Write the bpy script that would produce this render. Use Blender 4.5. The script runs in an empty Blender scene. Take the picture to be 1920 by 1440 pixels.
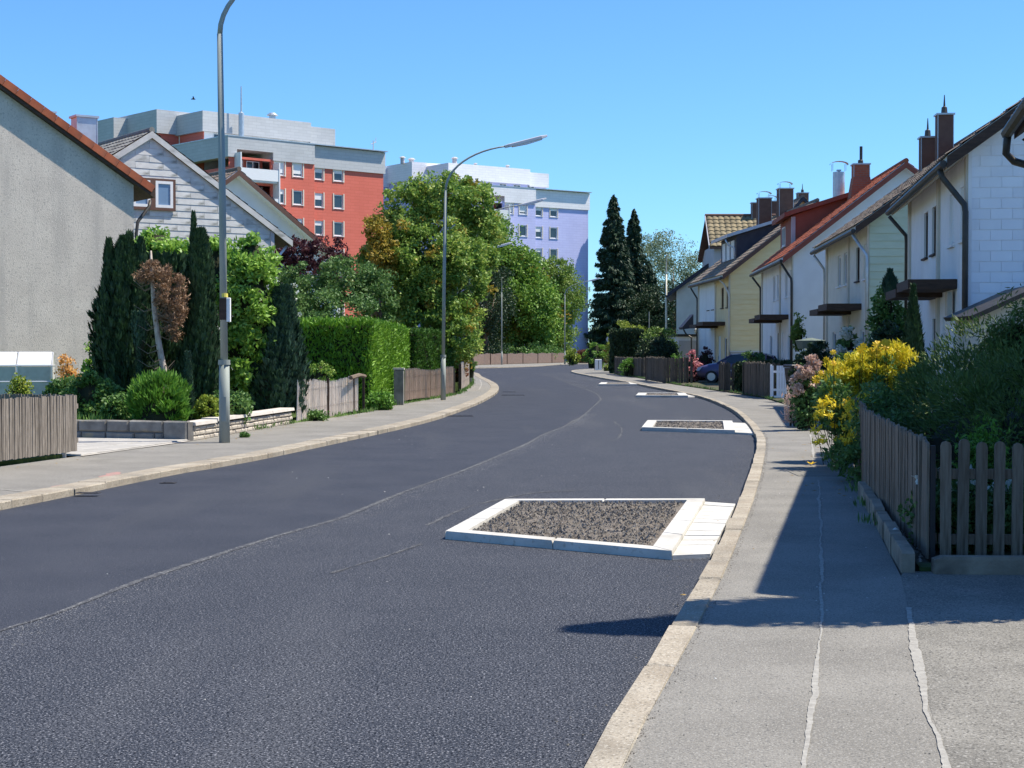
import bpy, bmesh, math, random
import numpy as np
from mathutils import Vector, Matrix
from mathutils.geometry import tessellate_polygon
random.seed(7); RNG = np.random.default_rng(7)
R = math.radians
SC = bpy.context.scene; COL = SC.collection

# ---------------- camera, sky, sun, exposure ----------------
F = 3000.0; EYE = 1.6; PITCH = math.atan(66 / F)
cd = bpy.data.cameras.new('camera'); cam = bpy.data.objects.new('camera', cd); COL.objects.link(cam)
cam.location = (0, 0, EYE); cam.rotation_euler = (R(90) - PITCH, 0, 0)
cd.sensor_width = 36; cd.lens = 36 * F / 1920; cd.clip_start = 0.1; cd.clip_end = 3000
SC.camera = cam
SUN_EL, SUN_AZ = R(59), R(9)       # azimuth measured from +X towards +Y
w = bpy.data.worlds.new('World'); SC.world = w; w.use_nodes = True
nt = w.node_tree; nt.nodes.clear()
sky = nt.nodes.new('ShaderNodeTexSky'); sky.sky_type = 'NISHITA'; sky.sun_disc = False
sky.sun_elevation = SUN_EL; sky.sun_rotation = R(90) - SUN_AZ
sky.altitude = 500; sky.air_density = 1.0; sky.dust_density = 0.25; sky.ozone_density = 2.6
bgn = nt.nodes.new('ShaderNodeBackground'); bgn.inputs[1].default_value = 0.10
won = nt.nodes.new('ShaderNodeOutputWorld')
tint = nt.nodes.new('ShaderNodeMix'); tint.data_type = 'RGBA'; tint.blend_type = 'MULTIPLY'; tint.inputs[0].default_value = 1; tint.inputs[7].default_value = (.53, .87, 1.22, 1)
nt.links.new(sky.outputs[0], tint.inputs[6]); nt.links.new(tint.outputs[2], bgn.inputs[0]); nt.links.new(bgn.outputs[0], won.inputs[0])
sl = bpy.data.lights.new('sun', 'SUN'); sl.energy = 4.9; sl.angle = R(0.5); sl.color = (1.0, 0.92, 0.78)
so = bpy.data.objects.new('sun', sl); COL.objects.link(so)
sv = Vector((math.cos(SUN_EL) * math.cos(SUN_AZ), math.cos(SUN_EL) * math.sin(SUN_AZ), math.sin(SUN_EL)))
so.rotation_euler = sv.to_track_quat('Z', 'Y').to_euler(); so.location = (60, 10, 60)
vs = SC.view_settings
SC.display_settings.display_device = 'sRGB'
vs.view_transform = 'Standard'; vs.look = 'None'; vs.gamma = 1; vs.use_curve_mapping = False
vs.exposure = 0.72

def P(px, py, D):
    u = (px - 960) / F; v = (720 - py) / F
    t = D / (math.cos(PITCH) + v * math.sin(PITCH))
    return Vector((t * u, D, EYE + t * (-math.sin(PITCH) + v * math.cos(PITCH))))
def G(px, py, z=0.0):
    u = (px - 960) / F; v = (720 - py) / F
    t = (z - EYE) / (-math.sin(PITCH) + v * math.cos(PITCH))
    return (t * u, t * (math.cos(PITCH) + v * math.sin(PITCH)))

# ---------------- materials ----------------
MATS = {}
def _new(name):
    m = bpy.data.materials.new(name); m.use_nodes = True; m.node_tree.nodes.clear(); MATS[name] = m
    return m, m.node_tree
def _n(t, kind, **kw):
    n = t.nodes.new(kind)
    for k, v in kw.items(): setattr(n, k, v)
    return n
def c4(c): return (c[0], c[1], c[2], 1)
def M(name, c1, c2=None, scale=3.0, rough=.8, bump=0.0, bscale=60.0, rnd=0.0, st=(1, 1, 1), metal=0.0, spec=.3,
      speck=None, lo=.35, hi=.65, c3=None, s3=.6, lo3=.55, hi3=.75, st3=None):
    """two colours mixed by noise, optional speckle (colour, scale, threshold), optional third large stain colour, random value per object"""
    m, t = _new(name); L = t.links.new
    out = _n(t, 'ShaderNodeOutputMaterial'); b = _n(t, 'ShaderNodeBsdfPrincipled')
    b.inputs['Roughness'].default_value = rough; b.inputs['Metallic'].default_value = metal
    b.inputs['Specular IOR Level'].default_value = spec
    tc = _n(t, 'ShaderNodeTexCoord'); mp = _n(t, 'ShaderNodeMapping'); mp.inputs['Scale'].default_value = st
    L(tc.outputs['Object'], mp.inputs[0])
    vec = mp.outputs[0]
    if rnd:
        oi = _n(t, 'ShaderNodeObjectInfo'); ml = _n(t, 'ShaderNodeVectorMath', operation='SCALE'); cb = _n(t, 'ShaderNodeVectorMath', operation='ADD')
        ml.inputs[0].default_value = (37, 19, 53); L(oi.outputs['Random'], ml.inputs['Scale']); L(vec, cb.inputs[0]); L(ml.outputs[0], cb.inputs[1]); vec = cb.outputs[0]
    def noise(sc, v=vec, det=4):
        n = _n(t, 'ShaderNodeTexNoise'); n.inputs['Scale'].default_value = sc; n.inputs['Detail'].default_value = det; L(v, n.inputs['Vector']); return n.outputs[0]
    def rng(o, a, bb, ca=0., cbb=1.):
        r = _n(t, 'ShaderNodeMapRange'); r.inputs[1].default_value = a; r.inputs[2].default_value = bb; r.inputs[3].default_value = ca; r.inputs[4].default_value = cbb; L(o, r.inputs[0]); return r.outputs[0]
    def mix(f, a, bb):
        x = _n(t, 'ShaderNodeMix', data_type='RGBA'); L(f, x.inputs[0])
        for i, s in ((6, a), (7, bb)):
            if isinstance(s, tuple): x.inputs[i].default_value = c4(s)
            else: L(s, x.inputs[i])
        return x.outputs[2]
    c2 = c2 or c1
    col = mix(rng(noise(scale), lo, hi), tuple(c1), tuple(c2))
    if c3:
        v3 = tc.outputs['Object']
        if st3: mp3 = _n(t, 'ShaderNodeMapping'); mp3.inputs['Scale'].default_value = st3; L(tc.outputs['Object'], mp3.inputs[0]); v3 = mp3.outputs[0]
        col = mix(rng(noise(s3, v3, 6), lo3, hi3), col, tuple(c3))
    if speck:
        for (sc_, ssc, a, bb) in speck:
            col = mix(rng(noise(ssc, vec, 2), a, bb), col, tuple(sc_))
    if rnd:
        hv = _n(t, 'ShaderNodeHueSaturation'); L(col, hv.inputs['Color']); L(rng(oi.outputs['Random'], 0, 1, 1 - rnd, 1 + rnd), hv.inputs['Value']); col = hv.outputs[0]
    L(col, b.inputs['Base Color'])
    if bump:
        bp = _n(t, 'ShaderNodeBump'); bp.inputs['Strength'].default_value = bump; bp.inputs['Distance'].default_value = .01
        L(noise(bscale), bp.inputs['Height']); L(bp.outputs[0], b.inputs['Normal'])
    L(b.outputs[0], out.inputs[0])
    return m
def LEAF(name, cols, trans=.25, rough=.55, nscale=1.2):
    """leaf colour varies leaf by leaf along a ramp, and bunch by bunch"""
    m, t = _new(name); L = t.links.new
    out = _n(t, 'ShaderNodeOutputMaterial'); b = _n(t, 'ShaderNodeBsdfPrincipled'); tr = _n(t, 'ShaderNodeBsdfTranslucent'); mx = _n(t, 'ShaderNodeMixShader')
    b.inputs['Roughness'].default_value = rough; b.inputs['Specular IOR Level'].default_value = .35
    g = _n(t, 'ShaderNodeNewGeometry'); tc = _n(t, 'ShaderNodeTexCoord')
    n = _n(t, 'ShaderNodeTexNoise'); n.inputs['Scale'].default_value = nscale; n.inputs['Detail'].default_value = 2; L(tc.outputs['Object'], n.inputs['Vector'])
    a = _n(t, 'ShaderNodeMath', operation='MULTIPLY_ADD'); a.inputs[1].default_value = .55; L(g.outputs['Random Per Island'], a.inputs[0])
    r2 = _n(t, 'ShaderNodeMapRange'); r2.inputs[1].default_value = .3; r2.inputs[2].default_value = .7; r2.inputs[3].default_value = 0; r2.inputs[4].default_value = .45; L(n.outputs[0], r2.inputs[0]); L(r2.outputs[0], a.inputs[2])
    cr = _n(t, 'ShaderNodeValToRGB'); el = cr.color_ramp.elements
    k = len(cols)
    while len(el) < k: el.new(.5)
    for i, c in enumerate(cols): el[i].position = c[0]; el[i].color = c4(c[1])
    L(a.outputs[0], cr.inputs[0]); L(cr.outputs[0], b.inputs['Base Color']); L(cr.outputs[0], tr.inputs[0])
    mx.inputs[0].default_value = trans; L(b.outputs[0], mx.inputs[1]); L(tr.outputs[0], mx.inputs[2]); L(mx.outputs[0], out.inputs[0])
    return m
def BRICKMAT(name, c1, c2, mortar, bw, bh, ms=.012, rough=.7, bump=.25):
    """thin overlapping facade shingles on far walls: u = x+y run, v = height"""
    m, t = _new(name); L = t.links.new
    out = _n(t, 'ShaderNodeOutputMaterial'); b = _n(t, 'ShaderNodeBsdfPrincipled'); b.inputs['Roughness'].default_value = rough; b.inputs['Specular IOR Level'].default_value = .2
    tc = _n(t, 'ShaderNodeTexCoord'); sp = _n(t, 'ShaderNodeSeparateXYZ'); L(tc.outputs['Object'], sp.inputs[0])
    ad = _n(t, 'ShaderNodeMath', operation='ADD'); L(sp.outputs[0], ad.inputs[0]); L(sp.outputs[1], ad.inputs[1])
    cx = _n(t, 'ShaderNodeCombineXYZ'); L(ad.outputs[0], cx.inputs[0]); L(sp.outputs[2], cx.inputs[1])
    br = _n(t, 'ShaderNodeTexBrick'); br.inputs['Scale'].default_value = 1; br.inputs['Brick Width'].default_value = bw; br.inputs['Row Height'].default_value = bh
    br.inputs['Mortar Size'].default_value = ms; br.inputs['Color1'].default_value = c4(c1); br.inputs['Color2'].default_value = c4(c2); br.inputs['Mortar'].default_value = c4(mortar)
    L(cx.outputs[0], br.inputs[0])
    n = _n(t, 'ShaderNodeTexNoise'); n.inputs['Scale'].default_value = .5; L(tc.outputs['Object'], n.inputs['Vector'])
    hv = _n(t, 'ShaderNodeHueSaturation'); r = _n(t, 'ShaderNodeMapRange'); r.inputs[3].default_value = .88; r.inputs[4].default_value = 1.1; L(n.outputs[0], r.inputs[0]); L(r.outputs[0], hv.inputs['Value']); L(br.outputs[0], hv.inputs['Color'])
    L(hv.outputs[0], b.inputs['Base Color'])
    bp = _n(t, 'ShaderNodeBump'); bp.inputs['Strength'].default_value = bump; bp.inputs['Distance'].default_value = .02; bp.invert = True; L(br.outputs['Fac'], bp.inputs['Height']); L(bp.outputs[0], b.inputs['Normal'])
    L(b.outputs[0], out.inputs[0]); return m
def GLASS(name, c=(.02, .03, .04), rough=.06):
    m, t = _new(name); out = _n(t, 'ShaderNodeOutputMaterial'); b = _n(t, 'ShaderNodeBsdfPrincipled')
    b.inputs['Base Color'].default_value = c4(c); b.inputs['Roughness'].default_value = rough; b.inputs['Specular IOR Level'].default_value = .8
    t.links.new(b.outputs[0], out.inputs[0]); return m

m_asph_l = M('asphalt_left_lane', (.024, .029, .042), (.037, .042, .056), 1.1, .8, .25, 190, speck=[((.10, .105, .125), 130, .53, .61), ((.006, .007, .012), 110, .54, .61)], c3=(.052, .056, .066), s3=.9, st3=(1, .1, 1), spec=.2)
m_asph_r = M('asphalt_right_lane', (.020, .025, .036), (.031, .036, .048), 1.3, .8, .35, 120, speck=[((.095, .10, .12), 140, .52, .63), ((.25, .255, .28), 92, .585, .65), ((.003, .004, .008), 78, .535, .59)], c3=(.060, .064, .072), s3=.9, st3=(1, .1, 1), spec=.2)
m_seam = M('dusty_seam', (.105, .108, .112), (.045, .048, .058), 7, .9, .5, 90, speck=[((.3, .3, .29), 40, .58, .7), ((.045, .045, .055), 30, .55, .65)])
m_pave = M('footpath_asphalt', (.175, .166, .148), (.225, .214, .192), 1.2, .85, .5, 120, speck=[((.31, .30, .275), 110, .54, .68), ((.11, .108, .10), 90, .55, .68)], c3=(.135, .128, .115), s3=1.1, lo3=.5, hi3=.8)
m_pave_r = M('rough_drive_asphalt', (.15, .143, .127), (.215, .205, .182), 2, .9, .6, 90, speck=[((.30, .29, .265), 90, .55, .66), ((.075, .072, .065), 80, .54, .66)], c3=(.15, .145, .14), s3=.9)
m_pcrack = M('filled_crack', (.34, .33, .30), (.25, .24, .22), 25, .9, .3, 80)
m_kerb = M('granite_kerb', (.27, .23, .175), (.36, .32, .255), 3, .8, .5, 60, rnd=.1, speck=[((.16, .14, .11), 60, .56, .66), ((.45, .42, .36), 75, .58, .7)], c3=(.20, .18, .145), s3=2.2, lo3=.5, hi3=.75)
m_newconc = M('new_concrete', (.47, .46, .43), (.56, .55, .52), 4, .8, .2, 60, rnd=.04, speck=[((.36, .34, .30), 25, .6, .75)], c3=(.38, .36, .32), s3=1.5, lo3=.55, hi3=.75)
m_gsoil = M('gravel_soil', (.10, .083, .068), (.15, .13, .11), 8, .95, 1, 50, speck=[((.32, .3, .28), 60, .58, .68), ((.05, .045, .04), 50, .56, .66)])
m_chips = M('gravel_chips', (.13, .115, .098), (.27, .25, .225), 30, .95, 0, 50)
m_soil = M('garden_soil', (.05, .042, .03), (.09, .075, .05), 3, .95, .6, 40, c3=(.05, .08, .025), s3=1.2, lo3=.45, hi3=.6)
m_lawn = M('lawn_green', (.06, .10, .025), (.10, .15, .04), 4, .95, .6, 60, c3=(.14, .13, .06), s3=.7)
m_paver = M('drive_paver', (.33, .315, .29), (.39, .375, .35), 5, .85, .2, 70, rnd=.06)
m_stucco = M('grey_stucco', (.54, .475, .42), (.62, .55, .485), 1.5, .95, .9, 38, speck=[((.42, .375, .335), 16, .56, .66), ((.66, .60, .54), 20, .6, .7)], c3=(.46, .41, .37), s3=.9, lo3=.48, hi3=.7, st3=(2.2, 2.2, .22))
m_white = M('white_render', (.79, .78, .78), (.84, .83, .83), 2, .85, .2, 70, c3=(.68, .67, .66), s3=.6, lo3=.55, hi3=.8, st3=(1, 1, .25))
m_pole_sunlit = M('sunlit_pole_tint', (.62, .6, .5), (.7, .68, .58), 4, .5)  # far lamp pole: sunlight put into a paler colour than the other poles
m_blue = M('pale_blue_render', (.55, .60, .72), (.60, .65, .76), 2, .85, .2, 70)
m_grey = M('grey_render', (.42, .41, .43), (.47, .46, .48), 2, .85, .2, 70)
m_cream = M('cream_render', (.78, .60, .34), (.83, .66, .40), 2, .85, .2, 70)
m_beige = M('beige_render', (.60, .54, .44), (.65, .59, .5), 2, .85, .2, 70, c3=(.5, .45, .37), s3=.7, lo3=.55, hi3=.75, st3=(1, 1, .3))
m_palecream = M('pale_cream_render', (.66, .64, .55), (.72, .70, .61), 2, .85, .2, 70)
m_panelw = M('white_facade_panel', (.82, .82, .85), (.87, .87, .89), 2, .75, .15, 60, rnd=.035, c3=(.66, .655, .68), s3=.9, lo3=.52, hi3=.7, st3=(1, 1, .6))
m_panelL = M('weathered_shingle_panel', (.52, .52, .51), (.62, .62, .60), 3, .85, .3, 50, rnd=.08, c3=(.17, .175, .15), s3=2.4, lo3=.55, hi3=.8, st3=(.7, .7, 1.8))
m_boardg = M('pale_green_board', (.50, .56, .42), (.55, .61, .47), 2, .75, .1, 60, rnd=.03, st=(1, 1, 4))
m_boardy = M('yellow_board', (.86, .66, .34), (.90, .71, .39), 2, .75, .1, 60, rnd=.03, st=(1, 1, 4))
m_red = BRICKMAT('red_shingles', (.62, .15, .105), (.65, .16, .115), (.56, .135, .09), 1.1, .3, .02)
m_lav = BRICKMAT('lavender_shingles', (.49, .51, .80), (.52, .54, .83), (.44, .46, .74), 1.1, .3, .02)
m_gshin = BRICKMAT('grey_shingles', (.45, .46, .47), (.49, .50, .51), (.40, .41, .42), 1.0, .3, .02)
m_wshin = BRICKMAT('white_shingles', (.74, .74, .77), (.78, .78, .81), (.66, .66, .70), 1.0, .3, .02)
m_brick = BRICKMAT('red_brick', (.32, .09, .045), (.38, .12, .06), (.24, .15, .11), .25, .1, .012)
m_tile_br = M('brown_tile', (.15, .115, .09), (.24, .19, .15), 3, .85, .3, 50, rnd=.12, c3=(.30, .27, .2), s3=1.5, lo3=.55, hi3=.7)
m_tile_rd = M('red_tile', (.33, .085, .04), (.40, .115, .055), 3, .8, .3, 50, rnd=.12, c3=(.18, .07, .045), s3=1.5)
m_tile_ol = M('olive_mottled_tile', (.17, .14, .085), (.25, .20, .12), 3, .85, .3, 50, rnd=.22, c3=(.16, .15, .09), s3=2)
m_tile_gr = M('grey_slate_tile', (.20, .20, .19), (.28, .28, .26), 4, .85, .3, 50, rnd=.15, c3=(.12, .12, .1), s3=1.6)
m_vergered = M('red_brown_clad', (.26, .07, .045), (.30, .085, .055), 3, .7, .1, 50)
m_chimbr = M('brown_clad', (.115, .06, .045), (.14, .075, .055), 4, .7, .1, 50)
m_dkwood = M('dark_brown_wood', (.045, .028, .02), (.075, .045, .032), 4, .7, .3, 40, st=(1, 1, 6))
m_gutter = M('dark_gutter', (.05, .045, .04), (.07, .062, .055), 5, .45, .05, 40, metal=.3)
m_zinc = M('zinc', (.42, .45, .48), (.52, .55, .58), 4, .4, .05, 40, metal=.6)
m_dkgrey = M('anthracite_clad', (.035, .037, .055), (.05, .052, .07), 3, .6, .1, 50)
m_fence_l = M('weathered_slat', (.15, .13, .11), (.24, .21, .18), 12, .9, .4, 60, rnd=.22, st=(4, 4, .5))
m_fence_r = M('brown_picket', (.15, .115, .085), (.22, .18, .14), 9, .85, .5, 60, rnd=.18, st=(6, 6, .6), c3=(.09, .07, .05), s3=5, st3=(6, 6, .5))
m_fence_d = M('dark_board', (.07, .06, .045), (.12, .10, .08), 8, .85, .4, 60, rnd=.3, st=(4, 4, .6))
m_reed = M('reed_cane', (.66, .57, .49), (.84, .76, .67), 10, .85, .3, 60, rnd=.2, st=(5, 5, .5))
m_reedb = M('brown_reed_cane', (.44, .33, .25), (.58, .46, .36), 10, .85, .3, 60, rnd=.2, st=(5, 5, .5))
m_stone = M('wall_stone', (.15, .142, .13), (.24, .23, .21), 5, .9, .7, 40, rnd=.16, c3=(.30, .25, .17), s3=3, lo3=.6, hi3=.7)
m_stonel = M('light_wall_stone', (.34, .30, .25), (.44, .40, .34), 6, .9, .7, 40, rnd=.12)
m_mortar = M('mortar', (.10, .095, .09), (.14, .135, .13), 6, .95, .4, 60)
m_cap = M('wall_cap', (.50, .46, .41), (.58, .54, .49), 4, .85, .3, 60, rnd=.05)
m_pole = M('galvanised_pole', (.24, .27, .25), (.31, .34, .32), 4, .65, .1, 40, metal=.1, st=(1, 1, .3))
m_lamp = M('lamp_housing', (.50, .50, .52), (.56, .56, .58), 4, .5, .05, 40, metal=.2)
m_diff = M('lamp_diffuser', (.62, .62, .66), (.68, .68, .72), 6, .35)
m_sign = M('white_sign', (.78, .78, .77), (.82, .82, .81), 3, .5)
m_ygsign = M('yellow_sign', (.7, .6, .12), None, 3, .5)
m_frame = M('white_frame', (.74, .74, .74), (.78, .78, .78), 4, .5)
m_frameb = M('beige_frame', (.66, .60, .50), (.70, .64, .54), 4, .6)
m_blind = M('white_blind', (.68, .69, .70), (.74, .75, .76), 3, .6, st=(1, 1, 8))
m_glass = GLASS('window_glass'); m_glassd = GLASS('dark_opening_glass', (.01, .01, .013), .2); m_glassb = GLASS('blue_glass', (.16, .24, .36), .15)
m_bark = M('bark', (.12, .09, .065), (.2, .16, .12), 8, .9, .6, 40, st=(3, 3, .6))
m_barkp = M('pale_bark', (.36, .30, .25), (.5, .44, .38), 8, .9, .5, 40, st=(3, 3, .6), c3=(.2, .16, .13), s3=3)
m_inner = M('hedge_interior', (.018, .024, .010), (.03, .03, .015), 6, .95, .5, 30)  # dark tone of the filler cores added inside foliage; also on thin stalks
m_black = M('black_plastic', (.02, .02, .024), (.03, .03, .034), 4, .5)
m_iron = M('cast_iron', (.03, .026, .026), (.05, .045, .042), 20, .6, .3, 60)
m_pink = M('pink_marker_paint', (.42, .20, .18), (.24, .20, .17), 14, .9)
m_gatew = M('white_gate_paint', (.72, .75, .82), (.76, .79, .85), 4, .5)
m_car = M('purple_blue_car_paint', (.07, .065, .16), (.08, .075, .175), 3, .3, spec=.6)
m_carw = M('silver_roof_paint', (.55, .56, .60), None, 3, .35, spec=.6)
m_rim = M('alloy', (.5, .5, .52), None, 3, .35, metal=.8)
m_redlens = M('red_lens', (.35, .02, .03), None, 3, .25, spec=.7)
m_poly = M('greenhouse_pane', (.42, .42, .39), (.50, .50, .47), 6, .6, spec=.15)
m_alu = M('aluminium', (.6, .61, .62), (.66, .67, .68), 3, .4, metal=.5)
m_parasol = M('grey_green_canvas', (.11, .14, .12), (.14, .17, .14), 3, .8)
m_peb = M('white_pebble', (.6, .6, .6), (.7, .7, .7), 3, .6)
LV = lambda n, *cs, **k: LEAF(n, [(i / max(1, len(cs) - 1), c) for i, c in enumerate(cs)], **k)
l_yew = LV('yew_needles', (.012, .036, .014), (.028, .068, .026), (.055, .11, .04), trans=.1)
l_yewb = LV('bluish_needles', (.014, .042, .028), (.034, .082, .048), (.06, .12, .06), trans=.1)
l_dead = LV('dead_needles', (.07, .05, .025), (.20, .11, .055), (.34, .21, .13), (.05, .06, .03), trans=.15)
l_laurel = LV('laurel_leaves', (.08, .19, .025), (.19, .36, .05), (.32, .50, .09), (.46, .62, .20), trans=.3, rough=.4)
l_fresh = LV('fresh_needles', (.05, .14, .02), (.12, .27, .03), (.22, .42, .07), trans=.25)
l_shrub = LV('shrub_leaves', (.03, .08, .02), (.07, .16, .035), (.14, .26, .06), (.24, .30, .10), trans=.25)
l_hedge = LV('hedge_sprays', (.06, .16, .014), (.14, .30, .024), (.26, .45, .045), trans=.2)
l_hedge2 = LV('dark_hedge_sprays', (.03, .09, .015), (.06, .15, .02), (.10, .21, .03), trans=.2)
l_tree = LV('rowan_leaves', (.06, .13, .03), (.13, .25, .04), (.22, .35, .065), (.33, .42, .09), (.46, .42, .09), trans=.3, nscale=.9)
l_orange = LV('turning_leaves', (.16, .17, .03), (.34, .27, .04), (.50, .30, .05), trans=.28)
l_far = LV('broad_leaves', (.05, .12, .02), (.12, .24, .035), (.21, .36, .055), (.33, .43, .08), trans=.28, nscale=.6)
l_ylt = LV('yellow_green_leaves', (.08, .15, .03), (.17, .27, .05), (.30, .37, .09), trans=.3, nscale=.6)
l_mix = LV('mixed_shrub_leaves', (.04, .10, .03), (.10, .20, .05), (.20, .31, .11), trans=.25)
l_plum = LV('plum_leaves', (.035, .012, .018), (.08, .025, .035), (.13, .05, .06), trans=.25)
l_spruce = LV('spruce_needles', (.014, .036, .020), (.028, .062, .032), (.055, .10, .045), trans=.08)
l_birch = LV('birch_leaves', (.09, .13, .07), (.17, .22, .12), (.28, .33, .2), trans=.35)
l_jun = LV('juniper_needles', (.045, .09, .025), (.085, .15, .035), (.16, .22, .05), trans=.2)
l_gold = LV('goldenrod_bloom', (.20, .28, .02), (.55, .50, .03), (.80, .66, .05), (.88, .70, .06), trans=.3)
l_petal = LV('yellow_petals', (.75, .45, .01), (.85, .60, .03), trans=.3)
l_pinkf = LV('dusty_pink_bloom', (.40, .28, .20), (.62, .42, .34), (.70, .55, .45), (.30, .35, .18), trans=.3)
l_whitef = LV('white_bloom', (.55, .60, .5), (.75, .76, .70), trans=.3)
l_orf = LV('orange_bloom', (.55, .25, .06), (.75, .42, .14), (.5, .4, .1), trans=.3)
l_pk = LV('pink_bloom', (.55, .15, .18), (.7, .3, .32), (.10, .14, .05), trans=.2)
l_yell = LV('lime_shrub_leaves', (.10, .16, .02), (.24, .32, .04), (.42, .42, .07), trans=.3)
l_dkb = LV('dark_clipped_leaves', (.012, .03, .014), (.025, .055, .022), (.04, .08, .03), trans=.1)
l_redsh = LV('rust_hedge_leaves', (.14, .05, .03), (.24, .10, .06), (.12, .12, .04), trans=.2)

# ---------------- objects ----------------
def tag(o, label=None, cat=None, group=None, kind=None):
    if label: o['label'] = label
    if cat: o['category'] = cat
    if group: o['group'] = group
    if kind: o['kind'] = kind
    return o
def thing(name, label, cat, loc=(0, 0, 0), rz=0.0, group=None):
    o = bpy.data.objects.new(name, None); COL.objects.link(o); o.location = loc; o.rotation_euler = (0, 0, rz)
    o.empty_display_size = .2
    return tag(o, label, cat, group)
def link(name, me, parent=None, loc=None, rot=None, kind=None, scale=None):
    o = bpy.data.objects.new(name, me); COL.objects.link(o)
    if parent: o.parent = parent
    if loc is not None: o.location = loc
    if rot is not None: o.rotation_euler = rot
    if scale is not None: o.scale = scale
    if kind: o['kind'] = kind
    return o
class MB:
    def __init__(s): s.v = []; s.f = []
    def add(s, vs, fs):
        k = len(s.v); s.v += [tuple(v) for v in vs]; s.f += [tuple(i + k for i in f) for f in fs]; return s
    def box(s, x0, x1, y0, y1, z0, z1):
        return s.add([(x0, y0, z0), (x1, y0, z0), (x1, y1, z0), (x0, y1, z0), (x0, y0, z1), (x1, y0, z1), (x1, y1, z1), (x0, y1, z1)],
                     [(0, 3, 2, 1), (4, 5, 6, 7), (0, 1, 5, 4), (1, 2, 6, 5), (2, 3, 7, 6), (3, 0, 4, 7)])
    def hexa(s, b, t):   # bottom quad, top quad (ccw from above)
        return s.add(list(b) + list(t), [(0, 3, 2, 1), (4, 5, 6, 7), (0, 1, 5, 4), (1, 2, 6, 5), (2, 3, 7, 6), (3, 0, 4, 7)])
    def bev(s, x0, x1, y0, y1, z0, z1, b):   # box with chamfered top
        s.hexa([(x0, y0, z0), (x1, y0, z0), (x1, y1, z0), (x0, y1, z0)], [(x0, y0, z1 - b), (x1, y0, z1 - b), (x1, y1, z1 - b), (x0, y1, z1 - b)])
        s.f = [f for f in s.f if f != tuple(i + len(s.v) - 8 for i in (4, 5, 6, 7))]
        k = len(s.v) - 4
        s.v += [(x0 + b, y0 + b, z1), (x1 - b, y0 + b, z1), (x1 - b, y1 - b, z1), (x0 + b, y1 - b, z1)]
        s.f += [(k, k + 1, k + 5, k + 4), (k + 1, k + 2, k + 6, k + 5), (k + 2, k + 3, k + 7, k + 6), (k + 3, k, k + 4, k + 7), (k + 4, k + 5, k + 6, k + 7)]
        return s
    def prism(s, poly, axis, a, b):   # poly of 2D points extruded along axis
        n = len(poly)
        def pt(p, d):
            return {'x': (d, p[0], p[1]), 'y': (p[0], d, p[1]), 'z': (p[0], p[1], d)}[axis]
        vs_ = [pt(p, a) for p in poly] + [pt(p, b) for p in poly]
        return s.add(vs_, [tuple(range(n))[::-1], tuple(range(n, 2 * n))] + [(i, (i + 1) % n, n + (i + 1) % n, n + i) for i in range(n)])
    def tube(s, pts, rad, seg=8, caps=True):
        pts = [Vector(p) for p in pts]; n = len(pts)
        if not hasattr(rad, '__len__'): rad = [rad] * n
        k = len(s.v); up = Vector((0, 0, 1)); prev = None
        for i, p in enumerate(pts):
            d = (pts[min(i + 1, n - 1)] - pts[max(i - 1, 0)]).normalized()
            if prev is None:
                a = d.orthogonal().normalized()
            else:
                a = (prev - d * prev.dot(d)).normalized()
            prev = a; b = d.cross(a)
            for j in range(seg):
                t = 2 * math.pi * j / seg; s.v.append(tuple(p + (a * math.cos(t) + b * math.sin(t)) * rad[i]))
        for i in range(n - 1):
            for j in range(seg):
                j2 = (j + 1) % seg; s.f.append((k + i * seg + j, k + i * seg + j2, k + (i + 1) * seg + j2, k + (i + 1) * seg + j))
        if caps:
            s.f.append(tuple(k + j for j in range(seg))[::-1]); s.f.append(tuple(k + (n - 1) * seg + j for j in range(seg)))
        return s
    def mesh(s, name, mat, smooth=False):
        me = bpy.data.meshes.new(name); me.from_pydata(s.v, [], s.f); me.materials.append(mat)
        if smooth: me.polygons.foreach_set('use_smooth', [True] * len(me.polygons))
        me.update(); return me
    def build(s, name, mat, parent=None, kind=None, smooth=False, **kw):
        return link(name, s.mesh(name, mat, smooth), parent, kind=kind, **kw)
def sheet(name, pts, z, mat, thick=0.0, parent=None, kind='structure'):
    q = []
    for p in pts:
        if not q or math.dist(q[-1], p[:2]) > .02: q.append((p[0], p[1]))
    if math.dist(q[0], q[-1]) < .02: q.pop()
    if sum(q[i][0] * q[(i + 1) % len(q)][1] - q[(i + 1) % len(q)][0] * q[i][1] for i in range(len(q))) < 0: q.reverse()
    tri = tessellate_polygon([[Vector((a, b, 0)) for a, b in q]]); F_ = []
    for a, b, c in tri:
        cr = (q[b][0] - q[a][0]) * (q[c][1] - q[a][1]) - (q[b][1] - q[a][1]) * (q[c][0] - q[a][0])
        F_.append((a, b, c) if cr > 0 else (a, c, b))
    V_ = [(a, b, z) for a, b in q]; n = len(q)
    if thick: V_ += [(a, b, z - thick) for a, b in q]; F_ += [(i, i + n, (i + 1) % n + n, (i + 1) % n) for i in range(n)]
    me = bpy.data.meshes.new(name); me.from_pydata(V_, [], F_); me.materials.append(mat); me.update()
    return link(name, me, parent, kind=kind)
def smooth(pts, step=.8):
    p = [Vector(q) for q in pts]; out = []
    for i in range(len(p) - 1):
        a, b, c, d = p[max(i - 1, 0)], p[i], p[i + 1], p[min(i + 2, len(p) - 1)]
        n = max(1, int((c - b).length / step))
        for k in range(n):
            t = k / n
            out.append(tuple(.5 * ((2 * b) + (c - a) * t + (2 * a - 5 * b + 4 * c - d) * t * t + (3 * b - a - 3 * c + d) * t ** 3)))
    out.append(tuple(p[-1])); return out
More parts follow.
